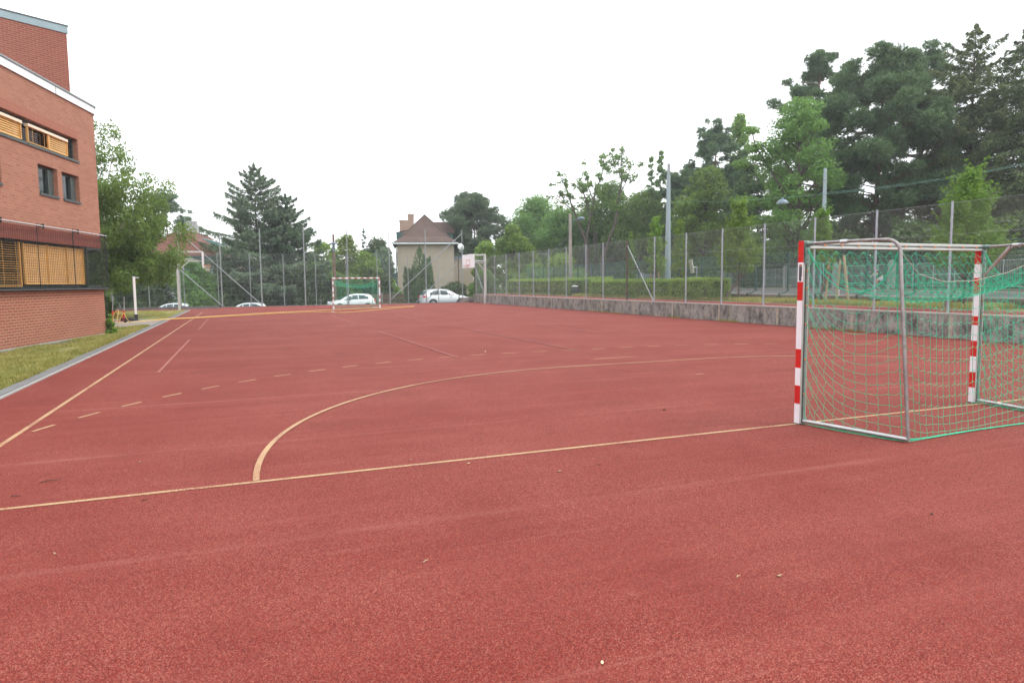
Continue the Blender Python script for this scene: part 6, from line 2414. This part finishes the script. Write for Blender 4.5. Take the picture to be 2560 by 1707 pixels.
# ---------------------------------------------------------------- trees on the left and behind the far road
GL = 'garden trees behind the far road'
spruce_tree('douglas_fir', 'tallest dark conifer of the pair left of the far goal', (-6.2, 66.6, -1.0), 14.4, 5.7, 71, mat='lf_doug', whorls=28, nbr=10, dens=4.8, droop=.30, hang=.7, zb=.08, group=GL, leaf=.15, power=.72, irr=.36)
spruce_tree('douglas_fir', 'shorter dark conifer right of the tallest conifer', (-3.4, 66.8, -1.0), 11.6, 4.4, 72, mat='lf_doug', whorls=26, nbr=10, dens=5.0, droop=.30, hang=.7, zb=.04, group=GL, leaf=.15, power=.62, irr=.34)
shoot_conifer('cypress', 'narrow blackish cypress left of the far goal', (.0, 65.2, -.7), 5.1, .85, 73, n=3500, spires=4, leaf=.14, bulge=.2, group=GL)
shoot_conifer('juniper', 'dark pointed juniper before the cream house wall', (9.2, 62.6, -.5), 6.0, 2.5, 74, n=12000, spires=9, leaf=.15, bulge=.3, group=GL)
spruce_tree('spruce_tree', 'small dark spruce tip between the conifers and the goal', (.6, 76.9, -.2), 7.1, 1.6, 75, whorls=16, nbr=6, dens=2.2, group=GL, leaf=.2, mat='lf_doug')
spruce_tree('spruce_tree', 'thin spire of a spruce above the goal crossbar', (6.9, 82.6, 0), 8.7, 1.3, 76, whorls=18, nbr=5, dens=2., group=GL, leaf=.2, mat='lf_doug')
broad_tree('birch_tree', 'airy light green birch behind the far goal', (2.9, 69.4, -.3), 7.4, 1.9, 'lf_birch', 77, cb=.18, nb=30, leaf=.15, group=GL, nl=200, bark='barkb', droop=.6)
broad_tree('birch_tree', 'yellow green birch right of the far goal', (4.5, 67.2, -.3), 5.3, 2.1, 'lf_yellow', 78, cb=.12, nb=30, leaf=.15, group=GL, nl=260, bark='barkb', droop=.5)
broad_tree('leafy_tree', 'pale green rounded tree behind the brown lamp pole', (1.7, 80.8, 0), 7.0, 2.8, 'lf_light', 79, cb=.08, nb=34, leaf=.18, group=GL, nl=290)
broad_tree('leafy_tree', 'distant dark round tree left of the cream house', (11.5, 99.0, .4), 8.0, 3.0, 'lf_dark', 80, cb=.1, nb=34, leaf=.24, group=GL, nl=280)
broad_tree('leafy_tree', 'blue green tree at the left wall of the cream house', (11.0, 92.0, .3), 6.6, 2.4, 'lf_doug', 81, cb=.05, nb=30, leaf=.2, group=GL, nl=280)
for k, (lx, ly, hh, rr, mt, lab) in enumerate(((-24.5, 65.5, 5.0, 2.6, 'lf_dark', 'dark garden bush far left behind the birch'), (-20.0, 65.0, 5.2, 2.7, 'lf_broad', 'green garden bush behind the white net post'), (-16.2, 64.8, 4.6, 2.4, 'lf_dark', 'dark garden bush behind the leftmost car roof'),
                                               (-11.4, 64.6, 5.2, 2.6, 'lf_locust', 'light green garden bush below the red roof'), (-8.3, 65.2, 4.4, 2.2, 'lf_dark', 'dark garden bush left under the tallest conifer'), (-5.2, 65.2, 4.6, 2.4, 'lf_dark', 'dark garden bush under the tallest conifer'),
                                               (-2.4, 64.4, 4.4, 2.2, 'lf_dark', 'dark garden bush under the shorter conifer'), (1.9, 65.4, 3.8, 1.8, 'lf_broad', 'green garden bush behind the goal net'), (5.7, 66.6, 3.4, 1.6, 'lf_dark', 'dark garden bush right of the far goal'),
                                               (7.2, 69.0, 3.4, 1.5, 'lf_light', 'yellow green bush at the left corner of the cream house'), (3.4, 72.5, 5.0, 2.4, 'lf_broad', 'green bush mass behind the birches'), (-.9, 71.0, 5.2, 2.6, 'lf_light', 'light green bush left of the brown lamp pole'), (7.8, 86.0, 5.4, 2.6, 'lf_doug', 'blue green bush far behind the goal'))):
    bush('garden_bush', lab, (lx, ly, road_z(lx) * .6 - .1), hh, rr, mt, 90 + k, nb=18, leaf=.15, dens=1.15, group='garden bushes behind the far road')
pine_tree('pine_tree', 'pine with flat shelves showing right of the birch', (-16.6, 93.9, .3), 13.6, 4.2, 111, group=GL, nb=40, dens=1.2, cb=.12, flat=.3, top=.5)

# the big birch behind the school corner
bt = thing('birch_tree', 'big birch with white limbs leaning out behind the school corner', 'tree', (-14.8, 36.6, -.05))
dp = np.array([-RT[1], RT[0], 0])
def lc(a, d, z):
    return RT * a + dp * d + np.array([0, 0, z])
stems = [([lc(-.9, 0, 0), lc(-.45, 0, 1.2), lc(.0, .1, 2.2), lc(.4, .1, 3.4), lc(.35, .1, 5.0), lc(.3, .2, 6.4)], .15, .06), ([lc(.35, .1, 5.0), lc(.05, .1, 6.6), lc(.0, .2, 8.0), lc(.15, .2, 9.6)], .075, .02),
         ([lc(.3, .1, 5.4), lc(.55, .2, 7.0), lc(.9, .2, 8.6)], .06, .02), ([lc(.3, .1, 3.2), lc(1.1, -.2, 4.2), lc(1.9, -.2, 5.8), lc(2.3, -.2, 7.2)], .08, .02), ([lc(.1, .1, 2.6), lc(-.8, .3, 4.4), lc(-1.1, .3, 6.6)], .07, .02),
         ([lc(.2, .1, 2.7), lc(1.2, .0, 3.3), lc(2.2, -.1, 3.2), lc(2.6, 0, 2.7)], .055, .015)]
b = MB()
for P, r0, r1 in stems:
    b.tube(P, [r0 + (r1 - r0) * i / (len(P) - 1) for i in range(len(P))], 7, caps=False)
b.build('trunk', 'barkb', bt, True, False)
rng = np.random.default_rng(112)
bl = []
def rim(z):       # half widths of the crown at height z
    return np.interp(z, [1.2, 2.4, 4, 5.5, 6.8, 8, 9.2, 10.4], [1.4, 2.6, 3.0, 3.1, 2.8, 2.0, 1.15, .45])
for i in range(185):
    z = rng.uniform(1.5, 10.2) if i < 130 else rng.uniform(1.8, 6.0)
    w_ = rim(z)
    a = rng.uniform(-1.0, 1.0) * w_ + .55 + .25 * math.sin(min(1, z / 6) * PI)
    d = rng.uniform(-1, 1) * w_ * .85
    r_ = rng.uniform(.38, .75) * (1 if z < 7.5 else .65)
    dn = 1.0 if z < 6.5 else .6
    bl.append((lc(a, d, z), (r_, r_, r_ * 1.05), 230 * dn * (r_ / .55) ** 2))
for i in range(34):
    z = rng.uniform(2.1, 4.6)
    r_ = rng.uniform(.4, .65)
    bl.append((lc(rng.uniform(.9, 3.1), rng.uniform(-1.6, 1.6), z), (r_, r_, r_), 250 * (r_ / .55) ** 2))
crown('crown', bl, 'lf_birch', bt, 113, .085, .5, 1.15, droop=.8)
broad_tree('leafy_tree', 'green tree filling the space behind the big birch', (-17.6, 47.0, -.3), 9.2, 3.4, 'lf_birch', 114, cb=.12, nb=40, leaf=.13, group=GL, nl=300)
broad_tree('leafy_tree', 'small light tree growing in front of the red roofed house', (-12.2, 64.0, -.9), 5.0, 1.9, 'lf_locust', 117, cb=.2, nb=24, leaf=.13, group=GL, nl=200)
broad_tree('leafy_tree', 'loose olive green tree before the right end of the red roof', (-9.6, 66.5, -.9), 5.6, 1.8, 'lf_doug', 118, cb=.2, nb=24, leaf=.13, group=GL, nl=200)
bush('shrub', 'dark bush behind the corner of the school building', (-14.6, 34.4, 0), 1.5, .8, 'lf_dark', 115, nb=10, leaf=.07)
bush('weed', 'leafy green weed growing at the foot of the brick corner', (-11.93, 20.95, 0), .78, .20, 'lf_light', 116, nb=9, leaf=.045, nl=80, cat='plant')

# ---------------------------------------------------------------- grass
def grass(name, label, areas, n, h, seed, mat='lf_grass'):
    rng = np.random.default_rng(seed)
    Q = []
    for x0, x1, y0, y1, z, share in areas:
        k = int(n * share)
        cx, cy = rng.uniform(x0, x1, k), rng.uniform(y0, y1, k)
        # clumps
        m = (np.sin(cx * 3.1 + cy * .7) + np.sin(cy * 2.3 - cx * 1.7) + np.sin(cx * 7 + 1) * .5 + rng.normal(size=k) * .6) > -.5
        cx, cy = cx[m], cy[m]
        k = len(cx)
        hh = h * rng.uniform(.35, 1.3, k)
        th = rng.uniform(0, 2 * PI, k)
        wd = .006 + .006 * rng.uniform(0, 1, k)
        b0 = np.stack([cx, cy, np.full(k, z)], 1)
        sd = np.stack([np.cos(th), np.sin(th), np.zeros(k)], 1) * wd[:, None]
        ln = np.stack([-np.sin(th), np.cos(th), np.zeros(k)], 1) * (hh * rng.uniform(.1, .8, k))[:, None]
        up = np.array([[0, 0, 1.]]) * hh[:, None]
        Q.append(np.stack([b0 - sd, b0 + sd, b0 + sd * .5 + ln * .5 + up * .7, b0 + ln + up], 1))
    o = quads_obj(name, np.concatenate(Q, 0), mat)
    tag(o, label, 'grass', None, 'stuff')
grass('lawn_grass', 'patchy dry grass between the school wall and the court kerb', [(-14.6, -11.28, 4.5, 14.5, .01, .5), (-13.2, -11.28, 14.5, 26, .01, .32), (-22, -11.3, 33.4, 45.2, .01, .18)], 120000, .075, 201)
grass('verge_grass', 'dry grass and weeds growing on the right verge', [(13.2, 15.2, 8, 36, .705, .85), (13.2, 15.2, 36, 49, .705, .15)], 60000, .17, 202)

grass('wall_weeds', 'small green weeds sprouting at the foot of the retaining wall', [(10.72, 10.85, 10, 13, .0, .12), (10.74, 10.85, 16, 17.2, .0, .1), (10.74, 10.85, 20, 21, .0, .1), (10.76, 10.85, 25, 29, .0, .1)], 2600, .08, 203)
grass('kerb_weeds', 'white clover and grass leaning over the kerb beside the lawn', [(-11.6, -11.24, 8, 20, .01, 1.)], 9000, .12, 204)

# ---------------------------------------------------------------- small litter on the court
def debris(kind, label, x, y, L_, rz, mat, seed):
    L_ *= .62 if kind != 'seed' else .8
    rng = np.random.default_rng(seed)
    b = MB()
    if kind == 'twig':
        pts = [(-L_ / 2, 0, .006), (-L_ * .1, rng.uniform(-.1, .1) * L_, .012), (L_ * .2, rng.uniform(-.1, .1) * L_, .008), (L_ / 2, rng.uniform(-.2, .2) * L_, .010)]
        b.tube(pts, [.004, .0035, .003, .002], 5)
        b.tube([pts[1], (pts[1][0] + L_ * .12, pts[1][1] + L_ * .14, .014)], [.0025, .001], 4)
    elif kind == 'seed':
        b.lathe([(.001, -L_ / 2), (L_ * .22, -L_ * .3), (L_ * .26, 0), (L_ * .12, L_ * .3), (.002, L_ / 2)], (0, 0, L_ * .2), 10, 0, 'x')
    else:
        n = 9
        V = []
        for i in range(n):
            u = i / (n - 1)
            w_ = math.sin(PI * min(1, u * .96 + .02)) ** .8 * L_ * .24
            cz = .004 + .18 * L_ * (u - .5) ** 2 * 4 * .6
            V += [((u - .5) * L_, -w_, cz + .12 * L_), ((u - .5) * L_, 0, cz), ((u - .5) * L_, w_, cz + .09 * L_)]
        b.add(V, [(3 * i + j, 3 * i + 3 + j, 3 * i + 4 + j, 3 * i + 1 + j) for i in range(n - 1) for j in range(2)])
        V2 = [(p[0], p[1], p[2] - .0015) for p in V]
        b.add(V2, [(3 * i + j, 3 * i + 1 + j, 3 * i + 4 + j, 3 * i + 3 + j) for i in range(n - 1) for j in range(2)])
        b.tube([(L_ * .48, 0, .01), (L_ * .75, L_ * .05, .006)], .0016, 4)
    L_ = L_
    nm = {'twig': 'twig', 'seed': 'seed_husk', 'leaf': 'fallen_leaf'}[kind]
    o = b.build(nm, mat, None, kind != 'leaf', False)
    o.location = (x, y, 0)
    o.rotation_euler = (0, 0, rz)
    return tag(o, label, {'twig': 'twig', 'seed': 'seed', 'leaf': 'leaf'}[kind], 'leaves and twigs fallen on the court')
debris('seed', 'pale seed husk lying alone nearest the bottom edge of the photo', -6.12, -3.58, .032, 1.1, 'seed', 1)
debris('twig', 'curled pale stalk lying left of the seed husk', -6.57, -2.2, .07, .6, 'leafpale', 2)
debris('leaf', 'small brown curled leaf on the court before the goal line', -4.99, -.74, .075, .5, 'leafpale', 3)
debris('leaf', 'tiny dark leaf just right of the brown curled leaf', -4.56, -.68, .05, 2.2, 'leafdebris', 4)
debris('leaf', 'dark leaf lying inside the goal area', -2.49, 1.35, .10, .3, 'leafdebris', 5)
debris('twig', 'thin dark twig lying left inside the goal line', -9.16, .74, .24, .35, 'twig', 6)
debris('twig', 'forked dark twig lying at the left edge near the goal line', -9.31, .33, .12, -.3, 'twig', 7)
debris('leaf', 'pale yellow leaf lying alone right of the bottom centre', -4.76, -3.18, .06, .2, 'leafpale', 8)
debris('leaf', 'small pale leaf beside the start of the curved line', -8.53, 1.14, .06, 1.3, 'leafpale', 9)
debris('leaf', 'white leaf scrap lying right on the goal line', -5.65, -.16, .05, .4, 'seed', 10)
debris('leaf', 'faint pale leaf on the left lower court', -8.71, -1.18, .045, 2.0, 'leafpale', 11)
debris('leaf', 'dark leaf on the right lower court under the goal', -3.02, -2.79, .06, .8, 'leafdebris', 12)
debris('leaf', 'dark speck of leaf just below the left goal line', -8.33, -.19, .05, .1, 'leafdebris', 13)
debris('leaf', 'pale leaf scrap above the middle of the goal line', -6.11, .18, .045, 1.9, 'leafpale', 14)
debris('twig', 'short tan stalk left of the pale yellow leaf', -4.98, -3.1, .05, .3, 'leafpale', 15)
debris('seed', 'white paper scrap lying past the curved line', -2.1, 9.6, .05, .4, 'seed', 16)

# ---------------------------------------------------------------- air
b = MB()
b.box(-142, 142, -62, 172, -3.2, 24)
hz = b.build('haze', 'flash', None, False, False)
m, nt, out = new_mat('thin_summer_haze')
pv = N(nt, 'VolumePrincipled')
pv.inputs['Color'].default_value = (.93, .96, 1., 1)
pv.inputs['Density'].default_value = .0008
pv.inputs['Anisotropy'].default_value = .3
L(nt, pv.outputs[0], out.inputs[1])
hz.data.materials.clear()
hz.data.materials.append(m)
hz['kind'] = 'stuff'
